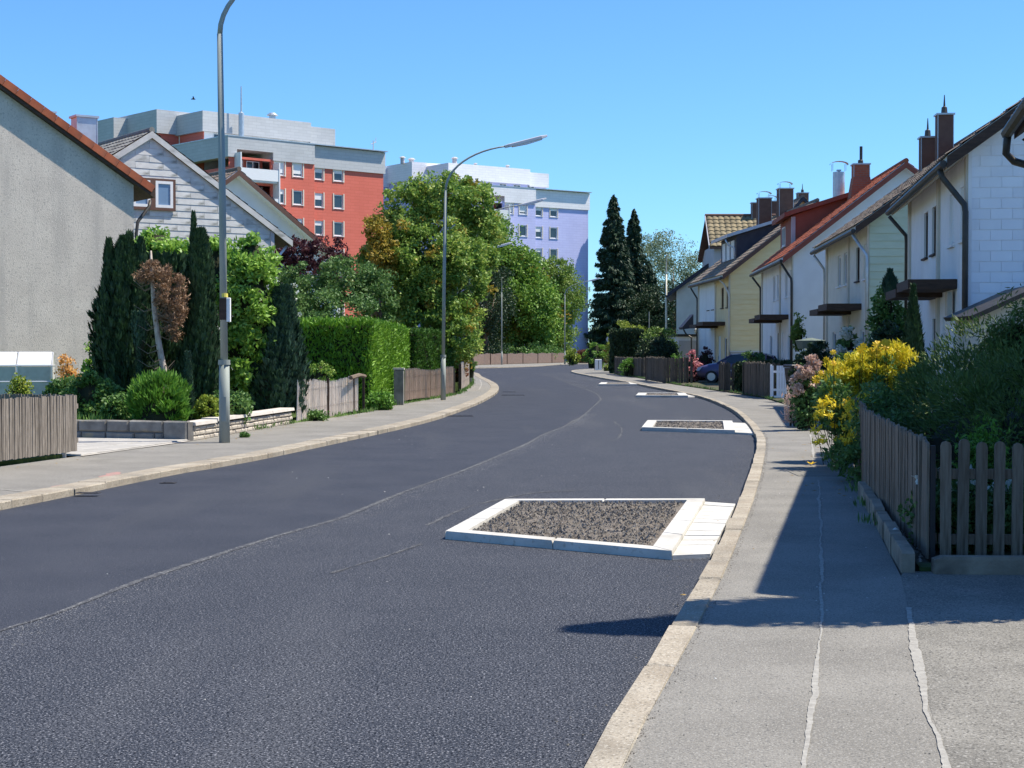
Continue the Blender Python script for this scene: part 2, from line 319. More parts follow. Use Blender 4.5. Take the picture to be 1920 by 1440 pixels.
def offset(poly, d):   # offset polyline to its right side (looking along it) by d
    o = []
    for i, p in enumerate(poly):
        a = Vector(poly[max(i - 1, 0)]); b = Vector(poly[min(i + 1, len(poly) - 1)]); t = (b - a).normalized()
        o.append((p[0] + t.y * d, p[1] - t.x * d))
    return o
def walk(poly, spacing, start=0.0, jit=0.0):
    """points and headings along a polyline"""
    out = []; acc = -start; i = 0
    for a, b in zip(poly[:-1], poly[1:]):
        a, b = Vector(a), Vector(b); L_ = (b - a).length; d = (b - a) / L_ if L_ else Vector((0, 1))
        while acc <= L_:
            if acc >= 0: q = a + d * acc; out.append((q.x, q.y, math.atan2(d.y, d.x)))
            acc += spacing * (1 + random.uniform(-jit, jit))
        acc -= L_
    return out

# ---------------- foliage ----------------
def quads(name, c, a, b, mat, parent, fname=None, kind=None):
    """leaves: centre c, half length vector a, half width vector b (N,3 arrays) -> rhombic leaves"""
    N = len(c); V = np.empty((N, 4, 3), np.float32)
    V[:, 0] = c - a; V[:, 1] = c + b - a * .15; V[:, 2] = c + a; V[:, 3] = c - b - a * .15
    me = bpy.data.meshes.new(name)
    me.vertices.add(N * 4); me.vertices.foreach_set('co', V.reshape(-1))
    me.loops.add(N * 4); me.loops.foreach_set('vertex_index', np.arange(N * 4, dtype=np.int32))
    me.polygons.add(N); me.polygons.foreach_set('loop_start', np.arange(0, N * 4, 4, dtype=np.int32))
    try: me.polygons.foreach_set('loop_total', np.full(N, 4, np.int32))
    except Exception: pass
    me.materials.append(mat); me.update(calc_edges=True)
    return link(name, me, parent, kind=kind)
def unit(n): 
    v = RNG.normal(size=(n, 3)); return v / np.linalg.norm(v, axis=1, keepdims=True)
def nrm(v): return v / (np.linalg.norm(v, axis=1, keepdims=True) + 1e-9)
def leafdirs(n, out, up=.0, outw=.6, rnd=1.0):
    d = nrm(unit(n) * rnd + out * outw + np.array([0, 0, up])); s = nrm(np.cross(d, unit(n))); return d, s
def blob(lobes, n, clumps=60, cr=.28, shell=.55):
    """points clustered into leaf bunches in and on ellipsoid lobes"""
    L_ = np.array(lobes, float); wgt = (L_[:, 3] * L_[:, 4] + L_[:, 4] * L_[:, 5] + L_[:, 3] * L_[:, 5]); wgt /= wgt.sum()
    k = RNG.choice(len(L_), clumps, p=wgt); d = unit(clumps); r = shell + (1 - shell) * RNG.random(clumps) ** .5
    cc = L_[k, :3] + d * L_[k, 3:6] * (r * RNG.uniform(.85, 1.12, clumps))[:, None]
    size = cr * RNG.uniform(.6, 1.3, clumps)
    i = RNG.choice(clumps, n); q = unit(n) * (RNG.random(n) ** .45)[:, None] * size[i][:, None] * np.array([1, 1, .75])
    return cc[i] + q, nrm(d[i] * 1.0 + nrm(q) * .8)
def crown(parent, lobes, n, ls, lw, mat, clumps=60, cr=.28, up=.1, outw=.6, shell=.55, name='crown', zmin=None, rnd=1.0):
    p, o = blob(lobes, n, clumps, cr, shell)
    if zmin is not None: k = p[:, 2] > zmin; p, o = p[k], o[k]
    n = len(p); d, s = leafdirs(n, o, up, outw, rnd); z = RNG.uniform(.65, 1.25, n)[:, None]
    return quads(name, p, d * ls * .5 * z, s * lw * .5 * z, mat, parent)
def limbs(parent, base_h, top, spread, n=6, r=.12, mat=None, name='trunk', seg=7, lean=(0, 0)):
    mb = MB(); mat = mat or m_bark
    tp = [(0, 0, -.1), (lean[0] * .3 + random.uniform(-.05, .05), lean[1] * .3, base_h * .5), (lean[0] * .6, lean[1] * .6, base_h), (lean[0], lean[1], top)]
    mb.tube(tp, [r * 1.3, r, r * .8, r * .25], seg)
    for k in range(n):
        a = k / n * 6.28 + random.uniform(-.4, .4); h0 = base_h * random.uniform(.8, 1.2); h1 = random.uniform(.55, .95) * top; s_ = spread * random.uniform(.5, .9)
        st_ = Vector((lean[0] * .6, lean[1] * .6, h0)); e = Vector((lean[0] + math.cos(a) * s_, lean[1] + math.sin(a) * s_, h1)); md = st_.lerp(e, .5) + Vector((0, 0, -.08 * s_))
        mb.tube([st_, md, e], [r * .5, r * .32, r * .1], 5)
        for q in range(2):
            b2 = md.lerp(e, random.uniform(0, .5)); e2 = b2 + Vector((random.uniform(-.4, .4), random.uniform(-.4, .4), random.uniform(.2, .5))) * spread
            mb.tube([b2, e2], [r * .2, r * .06], 4)
    return mb.build(name, mat, parent, smooth=True)
def sprays(parent, H, prof, n, ls, lw, mat, name='foliage', lobn=5, depth=.25, up=1.4, off=(0, 0), squash=1.0):
    """upright evergreen: prof(h 0..1) gives radius; needle sprays point up and out, grooved into plumes"""
    h = RNG.random(n); th = RNG.random(n) * 6.283; r0 = np.array([prof(x) for x in h])
    groove = 1 - depth * (.5 + .5 * np.sin(th * lobn + h * 9 + np.sin(h * 17) * .8)) * RNG.uniform(.6, 1, n) - .12 * (RNG.random(n) ** 3) * 3
    tufts = np.sin(th * 11 + h * 40) * np.cos(h * 60 - th * 7) * .13
    r = r0 * np.clip(groove + tufts, .3, 1.15)
    c = np.stack([np.cos(th) * r + off[0] * h, np.sin(th) * r * squash + off[1] * h, h * H], 1)
    o = np.stack([np.cos(th), np.sin(th), np.zeros(n)], 1)
    d = nrm(unit(n) * .55 + o * .55 + np.array([0, 0, up])); s_ = nrm(np.cross(d, o + unit(n) * .6)); z = RNG.uniform(.6, 1.3, n)[:, None]
    return quads(name, c, d * ls * .5 * z, s_ * lw * .5 * z, mat, parent)
def core(parent, H, prof, k=.72, mat=None, name='stems_or_core', off=(0, 0), z0=0, squash=1.0):  # solid dark core added inside the foliage to make it opaque
    mb = MB(); pts = []; rad = []; N = 9; seg = 12
    k0 = 0
    for i in range(N):
        h = i / (N - 1); r = max(.01, prof(min(max(h, .02), .96)) * k * (1 - .35 * max(0, h - .7) / .3))
        for j in range(seg):
            a = 6.283 * j / seg; rr = r * (1 + .12 * math.sin(3 * a + 5 * h)); mb.v.append((math.cos(a) * rr + off[0] * h, math.sin(a) * rr * squash + off[1] * h, z0 + h * H * .94))
    for i in range(N - 1):
        for j in range(seg): mb.f.append((i * seg + j, i * seg + (j + 1) % seg, (i + 1) * seg + (j + 1) % seg, (i + 1) * seg + j))
    mb.f.append(tuple(range((N - 1) * seg, N * seg)))
    return mb.build(name, mat or m_inner, parent)

# ================= GROUND, ROAD, FOOTPATHS =================
sheet('ground', [(-900, -60), (900, -60), (900, 1500), (-900, 1500)], -.06, m_lawn)
KR = smooth([(-2.0, -6), (-.72, 0)] + [G(p[0] + 3, p[1], .045) for p in [(1099, 1425), (1175, 1308), (1237, 1210), (1274, 1151), (1329, 1053), (1383, 941), (1402, 890), (1411, 859), (1416, 834), (1413, 817), (1397, 793), (1372, 771), (1342, 756), (1311, 745), (1266, 735), (1233, 729), (1167, 716), (1135, 711)]] + [(4.15, 98), (4.0, 107), (4.2, 112), (4.8, 117), (6.3, 122), (12, 133), (30, 146)])
KL = smooth([(-8.2, 0), (-6.6, 8)] + [G(*p) for p in [(0, 957), (125, 932), (350, 886), (480, 864), (772, 800), (855, 775), (910, 752), (934, 735), (930, 722), (905, 709), (885, 700)]] + [(-6, 110.5), (-14, 113.5), (-30, 115), (-60, 115)])
SEAM = smooth([(-3.9, -6), (-3.3, 2)] + [G(*p) for p in [(0, 1183), (104, 1150), (250, 1092), (375, 1050), (521, 1004), (625, 975), (750, 925), (860, 885), (980, 835), (1020, 814), (1057, 800), (1072, 790), (1092, 780), (1120, 755), (1125, 747), (1113, 736), (1075, 722)]] + [(2.2, 92), (.8, 106)])
cut = lambda poly, a, b: [p for p in poly if a <= p[1] <= b]
KRn = [p for i, p in enumerate(KR) if p[1] <= 106 and i < 400]; KLn = [p for p in KL if p[1] <= 104 and p[0] > -9 and p[1] < 104.01]
sheet('road', KLn + [(1.2, 104)] + SEAM[::-1][1:] + [(-8.4, -6)], 0, m_asph_l)
tag(bpy.data.objects['road'], kind='structure')
sheet('road_lane', SEAM + [(4.1, 106)] + KRn[::-1], 0, m_asph_r)
FK = smooth([(-60, 122), (-30, 122), (-12, 125), (-3.25, 130), (1.9, 143), (8.4, 168), (30, 172), (60, 176)])
sheet('road_junction', [(4.0, 98), (4.2, 112), (4.8, 117), (6.3, 122), (12, 133), (30, 146), (60, 160)] + FK[::-1] + [(-60, 115), (-30, 115), (-14, 113.5), (-6, 110.5), (-2.6, 104), (-1.9, 95)], -.005, m_asph_l)
# seam between the two lanes: a dusty, ragged strip
mb = MB(); pp = cut(SEAM, 1, 97); prev = None
pp = smooth([(p[0], p[1]) for p in pp], .12)
for i, p in enumerate(pp):
    a = Vector(pp[max(i - 1, 0)]); b = Vector(pp[min(i + 1, len(pp) - 1)]); t = (b - a).normalized(); n_ = Vector((t.y, -t.x))
    k = .5 + .5 * math.sin(p[1] * .9) * math.sin(p[1] * .37 + 1)
    wl = .010 + .008 * random.random(); wr = .015 + .05 * k * random.uniform(.6, 1)
    mb.v += [(p[0] - n_.x * wl, p[1] - n_.y * wl, .004), (p[0] + n_.x * wr, p[1] + n_.y * wr, .004)]
    if i: q = len(mb.v) - 4; mb.f.append((q, q + 1, q + 3, q + 2))
mb.build('road_seam', m_seam, kind='structure')
def strip_from(pts, w0, name, mat, z, jit=.12, step=.04):
    mb = MB(); q = smooth(pts, step); ph = random.random() * 9; o = 0
    for i, p in enumerate(q):
        a = Vector(q[max(i - 1, 0)]); b = Vector(q[min(i + 1, len(q) - 1)]); t = (b - a).normalized(); n_ = Vector((t.y, -t.x)); o = o * .9 + random.gauss(0, .0025); w0_ = w0 * (.75 + .45 * math.sin(i * step * 2.1 + ph) * math.sin(i * step * .7))
        w1 = w0_ * random.uniform(1 - jit, 1 + jit); w2 = w0_ * random.uniform(1 - jit, 1 + jit)
        mb.v += [(p[0] + n_.x * (o - w1), p[1] + n_.y * (o - w1), z), (p[0] + n_.x * (o + w2), p[1] + n_.y * (o + w2), z)]
        if i: k = len(mb.v) - 4; mb.f.append((k, k + 1, k + 3, k + 2))
    return mb.build(name, mat, kind='structure')
# faint roller marks and dust arcs on the new surface
for pts in ([(900, 945), (1000, 925), (1090, 920)], [(800, 985), (880, 950), (940, 935)], [(1060, 826), (1150, 826), (1165, 805), (1150, 790)], [(930, 700), (1040, 712), (1110, 728)], [(620, 1075), (700, 1050), (790, 1020)]):
    strip_from([G(*p) for p in pts], .018, 'roller_mark', m_seam, .0042, .9, .1)

PZ = .07
GR = [(2.62, 10.75), (3.62, 16.6), (4.5, 21), (5.3, 25.5), (6.2, 30), (6.95, 35), (7.4, 42), (7.8, 50), (7.45, 58), (6.95, 68), (6.6, 83), (6.2, 94), (6.4, 103), (7.2, 112), (9.5, 122), (14, 130)]
KRo = offset(KR, .145)
kro = [p for p in KRo if p[1] > 0 and p[1] < 122]
CR2 = [G(*p, PZ) for p in [(1830, 1560), (1780, 1440), (1735, 1300), (1710, 1200), (1702, 1140)]] + [(2.62, 10.75)]
sheet('footpath_right', [CR2[0]] + [(CR2[0][0] + .3, 0), ] + kro + [(12, 131.5)] + GR[::-1] + CR2[::-1][1:-1], PZ, m_pave)
sheet('driveway_right', [(9, 1), (9, 10.8), (2.7, 10.97), (2.62, 10.75)] + CR2[::-1][1:] + [(CR2[0][0] + .3, 0)], PZ + .001, m_pave_r)
strip_from([G(*p, PZ) for p in [(1500, 1500), (1505, 1440), (1516, 1360), (1525, 1300), (1531, 1235), (1540, 1180), (1541, 1100), (1540, 1010), (1536, 930), (1534, 900)]], .013, 'footpath_crack', m_pcrack, PZ + .004)
strip_from([G(*p, PZ) for p in [(1529, 872), (1524, 845), (1519, 815)]], .018, 'footpath_crack', m_pcrack, PZ + .004)
strip_from(CR2[:-1], .022, 'footpath_crack', m_pcrack, PZ + .005)
# service cover in the path
mb = MB(); a = G(1497, 893, PZ); b = G(1560, 884, PZ); mb.box(a[0], b[0], a[1], b[1], PZ - .02, PZ + .006)
o = mb.build('manhole_cover', m_pave_r); tag(o, 'pale rectangular service cover set in the right footpath by the climber', 'manhole cover')

def kerb(name, line, wd, z1, mat, a, b, seg, side=1, joint=.014):
    """kerb of separate stones following the line; far end joined"""
    root = bpy.data.objects.new(name, None); COL.objects.link(root); root['kind'] = 'structure'
    L0 = [p for p in line if a <= p[1] <= b]; L1 = offset(L0, wd * side); k = 0; far = MB()
    # arc length resample
    def samp(poly, s):
        acc = 0
        for u, v in zip(poly[:-1], poly[1:]):
            l_ = math.dist(u, v)
            if acc + l_ >= s: t = (s - acc) / l_; return (u[0] + (v[0] - u[0]) * t, u[1] + (v[1] - u[1]) * t)
            acc += l_
        return poly[-1]
    tot = sum(math.dist(u, v) for u, v in zip(L0[:-1], L0[1:])); tot1 = sum(math.dist(u, v) for u, v in zip(L1[:-1], L1[1:])); s = 0
    while s < tot - .3:
        l_ = seg * random.uniform(.85, 1.15); e = min(s + l_ - joint, tot)
        zz = z1 + random.uniform(-.006, .006); j = lambda: random.uniform(-.008, .008)
        p0, p1 = samp(L0, s), samp(L0, e); q0, q1 = samp(L1, s * tot1 / tot), samp(L1, e * tot1 / tot)
        p0 = (p0[0] + j(), p0[1]); p1 = (p1[0] + j(), p1[1]); c = .012
        if side > 0: B = [p0, q0, q1, p1]
        else: B = [q0, p0, p1, q1]
        cx = sum(p[0] for p in B) / 4; cy = sum(p[1] for p in B) / 4
        ins = [(p[0] + (cx - p[0]) * .06, p[1] + (cy - p[1]) * .03) for p in B]
        m = MB() if p0[1] < 62 else far
        k0 = len(m.v)
        m.v += [(p[0], p[1], -.1) for p in B] + [(p[0], p[1], zz - c) for p in B] + [(p[0], p[1], zz) for p in ins]
        m.f += [tuple(k0 + i for i in f) for f in [(0, 1, 5, 4), (1, 2, 6, 5), (2, 3, 7, 6), (3, 0, 4, 7), (4, 5, 9, 8), (5, 6, 10, 9), (6, 7, 11, 10), (7, 4, 8, 11), (8, 9, 10, 11)]]
        if m is not far: m.build('kerb_stone', mat, root)
        s += l_
    if far.v: far.build('kerb_stone', mat, root, kind='stuff')
    return root
kerb('kerb_right', KR, .145, .078, m_kerb, 3.5, 125, 1.0)
kerb('kerb_left', KL, .34, .08, m_kerb, 8, 112, .75, side=-1)
kerb('kerb_far', FK, .3, .08, m_kerb, 121, 173, 2.0, side=-1)

GL = smooth([(-9.6, 6), (-7.7, 15), (-6.65, 20.8), (-6.2, 22.7), (-5.35, 26.5), (-4.5, 32.9), (-3.6, 38), (-3.1, 44), (-1.95, 52.7), (-1.78, 60), (-1.78, 68), (-2.1, 80), (-3.0, 95), (-4.6, 106), (-9, 112)], .8)
KLo = offset(KL, -.34)
sheet('footpath_left', [p for p in KLo if 5 < p[1] < 111.5 and p[0] > -9.4] + GL[::-1], PZ, m_pave)
sheet('footpath_far', [p for p in offset(FK, -.3) if p[0] > -40 and p[0] < 40] + [(40, 186), (8, 182), (5.9, 178), (-3.7, 150), (-12, 140), (-40, 132)], PZ, m_pave)
strip_from([G(*p, PZ) for p in [(0, 918), (40, 922), (85, 926)]], .02, 'footpath_crack', m_pcrack, PZ + .004)
strip_from([(-1.25, 60), (-1.3, 68), (-1.6, 80)], .03, 'footpath_crack', m_pcrack, PZ + .004)
# gardens
sheet('garden_right', [(2.80, 10.96)] + [(p[0] + .06, p[1]) for p in GR[1:]] + [(40, 130), (40, 10.4), (9, 10.78)], .1, m_soil, .2)
gl2 = [(-5.45, 26.8), (-4.7, 32.7), (-5.4, 33.2), (-4.9, 38), (-4.2, 44), (-2.9, 52.7), (-2.05, 60), (-2.05, 68), (-2.4, 80), (-3.3, 95), (-5, 106)]
sheet('garden_left', [(-40, 33), (-40, 106)] + gl2[::-1], .32, m_lawn, .3)
sheet('garden_front_left', [(-8, 10), (-6.75, 20.8), (-6.3, 22.5), (-40, 24.5), (-40, 10)], .12, m_lawn, .2)
sheet('garden_far', [(-60, 133), (-12, 141), (-3.7, 150.4), (5.9, 178.4), (8, 183), (60, 192), (60, 260), (-60, 260)], .12, m_lawn, .2)
# paved drive on the left
root = bpy.data.objects.new('driveway_left', None); COL.objects.link(root); root['kind'] = 'structure'
sheet('bed', [(-6.15, 22.75), (-5.32, 26.5), (-16, 30), (-16, 24.5)], PZ + .002, m_mortar, parent=root)
d1 = Vector((-.975, .22)); d2 = Vector((.20, .98)); o0 = Vector((-6.12, 22.72)); pv = MB()
me = MB().bev(0, .485, 0, .485, 0, .03, .008).mesh('paver', m_paver)
ang = math.atan2(.22, -.975)
for i in range(9):
    for j in range(8):
        p = o0 + d1 * (i * .5 + .5) + d2 * (j * .5 + .02)
        if p.x > -5.2 - (27 - p.y) * .2 or p.y > 27.3 + (-5.3 - p.x) * .3 - .55: continue
        link('paver', me, root, (p.x, p.y, PZ + .004), (0, 0, math.atan2(-.22, .975)))
strip_from([(-6.12, 22.7), (-5.7, 24.6), (-5.33, 26.4)], .035, 'drive_edging', m_cap, PZ + .012, .05, .3)
# pink survey marks, drains
for (px, py) in ((108, 915), (212, 891)):
    a = G(px, py, PZ); pts = [(a[0] + math.cos(t) * .16 * random.uniform(.5, 1.2), a[1] + math.sin(t) * .45 * random.uniform(.4, 1.2)) for t in [k * .5236 for k in range(12)]]
    sheet('paint_mark', pts, PZ + .005, m_pink)
def drain(px, py, wx, wy, z, label):
    a = G(px, py, z); t = thing('storm_drain', label, 'drain', (a[0], a[1], z + .003))
    fr = MB(); fr.box(-wx / 2, wx / 2, -wy / 2, -wy / 2 + .03, 0, .006); fr.box(-wx / 2, wx / 2, wy / 2 - .03, wy / 2, 0, .006); fr.box(-wx / 2, -wx / 2 + .03, -wy / 2 + .031, wy / 2 - .031, 0, .006); fr.box(wx / 2 - .03, wx / 2, -wy / 2 + .031, wy / 2 - .031, 0, .006); fr.build('frame', m_iron, t)
    g = MB()
    for k in range(5): x = -wx / 2 + .06 + k * (wx - .1) / 5; g.box(x, x + .025, -wy / 2 + .035, wy / 2 - .035, .002, .005)
    g.build('grate', m_iron, t); MB().box(-wx / 2 + .03, wx / 2 - .03, -wy / 2 + .03, wy / 2 - .03, -.001, .001).build('pit', m_black, t)
drain(165, 925, .26, .12, .03, 'dark iron gully set in the kerb edge at the left')
drain(315, 906, .18, .12, .0, 'small dark drain in the asphalt off the left kerb, nearest one')
drain(955, 735, .5, .5, .0, 'dark drain in the road just off the tip of the left kerb bend')
drain(962, 741, .8, .45, .0, 'wider dark drain patch beside the left kerb bend')
drain(860, 780, .7, .5, .0, 'low dark drain patch by the left kerb below the second lamp')

# ================= PLANTER ISLANDS IN THE ROAD =================
def island(label, c, kw, h, slab, n=900):
    """c: near-left, near-right, far-right, far-left on the ground; slab: near and far points on the kerb line"""
    t = thing('road_island', label, 'traffic island', (c[0][0], c[0][1], 0), 0, 'kerbed planting islands along the right kerb')
    O = Vector(c[0]); C = [Vector(p) - O for p in c]; e = [(C[(i + 1) % 4] - C[i]).normalized() for i in range(4)]
    def inset(i):
        a, b = e[i - 1], e[i]; s = abs(a.x * b.y - a.y * b.x); return C[i] + (b - a) * (kw / s)
    I = [inset(i) for i in range(4)]
    for i in range(4):     # each side split into separate kerb stones
        A, B_, a_, b_ = C[i], C[(i + 1) % 4], I[i], I[(i + 1) % 4]; L_ = (B_ - A).length; k = max(1, round(L_ / 1.0))
        for j in range(k):
            g0 = j / k + (.0015 if j else .0); g1 = (j + 1) / k - (.0015 if j < k - 1 else .0); p = [A.lerp(B_, g0), A.lerp(B_, g1), a_.lerp(b_, g1), a_.lerp(b_, g0)]
            m = MB(); q = [x.lerp((p[0] + p[1] + p[2] + p[3]) / 4, .02) for x in p]; k0 = 0
            m.v += [(x.x, x.y, -.05) for x in p] + [(x.x, x.y, h - .02) for x in p] + [(x.x, x.y, h) for x in q]
            m.f += [(0, 1, 5, 4), (1, 2, 6, 5), (2, 3, 7, 6), (3, 0, 4, 7), (4, 5, 9, 8), (5, 6, 10, 9), (6, 7, 11, 10), (7, 4, 8, 11), (8, 9, 10, 11)]
            m.build('kerb_stone', m_newconc, t)
    # bed with uneven surface
    m = MB(); N = 16
    for i in range(N + 1):
        for j in range(N + 1):
            p = I[0].lerp(I[1], i / N).lerp(I[3].lerp(I[2], i / N), j / N)
            edge = min(i, j, N - i, N - j) / N
            m.v.append((p.x, p.y, h - .03 + (random.uniform(-.012, .02) if edge > 0 else -.01) + .012 * min(1, edge * 5)))
    for i in range(N):
        for j in range(N): a = i * (N + 1) + j; m.f.append((a, a + N + 1, a + N + 2, a + 1))
    m.build('soil_bed', m_gsoil, t)
    ch = MB()
    for _ in range(n):
        u, v = random.uniform(.02, .98), random.uniform(.02, .98); p = I[0].lerp(I[1], u).lerp(I[3].lerp(I[2], u), v); s = random.uniform(.007, .022); z = h - .012
        d = [Vector((random.uniform(-1, 1), random.uniform(-1, 1), random.uniform(-.3, .3))) * s for _ in range(3)]
        b = Vector((p.x, p.y, z)); ch.add([b + d[0], b + d[1], b + d[2], b + Vector((0, 0, s))], [(0, 1, 3), (1, 2, 3), (2, 0, 3), (0, 2, 1)])
    ch.build('gravel', m_chips, t, kind='stuff')
    if slab:     # low gutter plate between island and kerb, in grooved plates
        a, b = Vector(slab[0]) - O, Vector(slab[1]) - O; A = C[1] + Vector((.004, .0)); B_ = C[2] + Vector((.004, 0)); k = max(3, round((B_ - A).length / .33))
        for j in range(k):
            g0 = j / k + .002; g1 = (j + 1) / k - .002; p = [A.lerp(B_, g0), a.lerp(b, g0), a.lerp(b, g1), A.lerp(B_, g1)]
            zz = .035 + random.uniform(-.003, .003)
            MB().hexa([(x.x, x.y, -.05) for x in p], [(x.x, x.y, zz) for x in p]).build('gutter_plate', m_newconc, t)
    return t
g_ = lambda x, y, z=.0: G(x, y, z)
island('large near planting island with brown gravel, white kerbs and gutter plates', [g_(835, 1011), g_(1260, 1050), g_(1322, 947), g_(947, 948)], .17, .07, [g_(1332, 1047), g_(1379, 951)], 5200)
island('second gravel planting island from the camera, smaller in view', [g_(1203, 808), g_(1378, 814), g_(1373, 795), g_(1214, 794)], .2, .075, [g_(1413, 816), g_(1398, 796)], 1800)
island('third planting island, low pale kerb strip beside the bend', [g_(1192, 745), g_(1290, 745.5), g_(1285, 740), g_(1197, 740)], .3, .07, [g_(1309, 745), g_(1291, 741)], 300)
island('farthest planting island, thin pale kerb strip near the junction', [g_(1122, 723), g_(1195, 723), g_(1190, 719.5), g_(1127, 719.5)], .3, .07, [g_(1205, 724), g_(1196, 720)], 200)

# ================= HOUSES =================
def wall_open(mb, o, u, w, h, ops, n, rv=.1, th=.0):
    """rectangular wall with real openings; o origin, u unit along, n outward normal, ops = [(x0,x1,z0,z1)]"""
    xs = sorted({0, w, *[a for q in ops for a in q[:2]]}); zs = sorted({0, h, *[a for q in ops for a in q[2:]]})
    W = lambda x, z, d=0: tuple(o + u * x + n * d + Vector((0, 0, z)))
    for x0, x1 in zip(xs[:-1], xs[1:]):
        for z0, z1 in zip(zs[:-1], zs[1:]):
            cx, cz = (x0 + x1) / 2, (z0 + z1) / 2
            if any(q[0] < cx < q[1] and q[2] < cz < q[3] for q in ops): continue
            mb.add([W(x0, z0), W(x1, z0), W(x1, z1), W(x0, z1)], [(0, 1, 2, 3)])
    for x0, x1, z0, z1 in ops:
        a = [(x0, z0), (x1, z0), (x1, z1), (x0, z1)]
        for (p, q) in zip(a, a[1:] + a[:1]): mb.add([W(*p), W(*p, -rv), W(*q, -rv), W(*q)], [(0, 1, 2, 3)])
def obox(mb, o, u, n, x0, x1, z0, z1, d0, d1):   # box in wall coordinates
    W = lambda x, z, d: tuple(o + u * x + n * d + Vector((0, 0, z)))
    B = [W(x0, z0, d0), W(x1, z0, d0), W(x1, z0, d1), W(x0, z0, d1)]; T = [W(x0, z1, d0), W(x1, z1, d0), W(x1, z1, d1), W(x0, z1, d1)]
    return mb.hexa(B, T)
def window(par, o, u, n, x0, x1, z0, z1, rv=.1, fm=None, gm=None, sill=True, blind=0.0, mull=True, fw=.06, name='window'):
    fm = fm or m_frame; f = MB(); d = -rv
    for a in ((x0, x0 + fw, z0, z1), (x1 - fw, x1, z0, z1), (x0 + fw, x1 - fw, z0, z0 + fw), (x0 + fw, x1 - fw, z1 - fw, z1)): obox(f, o, u, n, *a, d + .0, d + .05)
    if mull: c = (x0 + x1) / 2; obox(f, o, u, n, c - .03, c + .03, z0 + fw, z1 - fw, d + .002, d + .045)
    wd = f.build(name, fm, par)
    obox(MB(), o, u, n, 0, 0, 0, 0, 0, 0)
    g = MB(); obox(g, o, u, n, x0 + fw * .5, x1 - fw * .5, z0 + fw * .5, z1 - fw * .5, d - .01, d + .015); g.build('pane', gm or m_glass, wd)
    if blind: b = MB(); obox(b, o, u, n, x0 + fw, x1 - fw, z1 - fw - blind * (z1 - z0 - 2 * fw), z1 - fw, d + .018, d + .04); b.build('blind', m_blind, wd)
    if sill: s = MB(); obox(s, o, u, n, x0 - .05, x1 + .05, z0 - .05, z0 - .005, -.02, .07); s.build('sill', fm, wd)
    return wd
def tiles(par, o, ux, us, W_, S_, mat, tw=.3, tl=.35, wav=.022, name='roof_tiles'):
    """pantile field: o lower corner, ux along the eave, us up the slope"""
    nn = ux.cross(us).normalized()
    if nn.z < 0: nn = -nn
    m = MB(); nc = int(W_ / tw); nr = int(S_ / tl); tw = W_ / nc; tl = S_ / nr; seg = 4
    hs = [0, wav * .9, wav, .3 * wav]
    for r in range(nr):
        k = len(m.v); jit = [random.uniform(-.006, .008) for _ in range(nc + 1)]
        for c in range(nc * seg + 1):
            q = hs[c % seg] + jit[c // seg]; x = c * tw / seg
            for (s_, z) in ((r * tl - .03, q + .0), (r * tl - .03, q + .035), ((r + 1) * tl, q + .005)):
                m.v.append(tuple(o + ux * x + us * s_ + nn * z))
        for c in range(nc * seg):
            a = k + c * 3; m.f += [(a, a + 3, a + 4, a + 1), (a + 1, a + 4, a + 5, a + 2)]
    return m.build(name, mat, par, kind='stuff')
def chimney(par, x, y, z0, z1, sx, sy, mat, top='cap', capmat=None):
    m = MB().box(x - sx / 2, x + sx / 2, y - sy / 2, y + sy / 2, z0, z1); c = m.build('chimney', mat, par)
    MB().box(x - sx / 2 - .05, x + sx / 2 + .05, y - sy / 2 - .05, y + sy / 2 + .05, z1, z1 + .06).build('cap', capmat or m_zinc, c)
    if top == 'pipe': MB().tube([(x, y, z1 + .05), (x, y, z1 + .22), (x + .02, y, z1 + .25), (x + .02, y, z1 + .85)], [.13, .12, .07, .07], 10).build('flue_pipe', m_gutter, c)
    if top == 'spike': MB().tube([(x, y, z1 + .05), (x, y, z1 + .3), (x, y, z1 + .34), (x, y, z1 + .75)], [.12, .10, .04, .015], 8).build('cowl', m_gutter, c)
    if top == 'hat':
        h = MB(); pts = [(x + .42 * math.cos(a), z1 + .28 + .16 * math.sin(a)) for a in [math.pi * k / 8 for k in range(9)]]
        for a, b in zip(pts[:-1], pts[1:]): h.add([(a[0], y - .22, a[1]), (b[0], y - .22, b[1]), (b[0], y + .22, b[1]), (a[0], y + .22, a[1])], [(0, 1, 2, 3)])
        for dx in (-.3, .3):
            for dy in (-.18, .18): h.tube([(x + dx, y + dy, z1), (x + dx, y + dy, z1 + .33)], .012, 5)
        h.build('cowl', m_zinc, c)
    if sx > .3:
        e = MB()
        for dx in (-1, 1): e.box(x + dx * sx / 2 - .012, x + dx * sx / 2 + .012, y - sy / 2 - .012, y - sy / 2 - .001, z0, z1 - .01)
        e.build('edge_strip', m_zinc, c)
    return c
def downpipe(par, pts, mat=None, r=.05): return MB().tube(pts, r, 8).build('downpipe', mat or m_gutter, par, smooth=True)
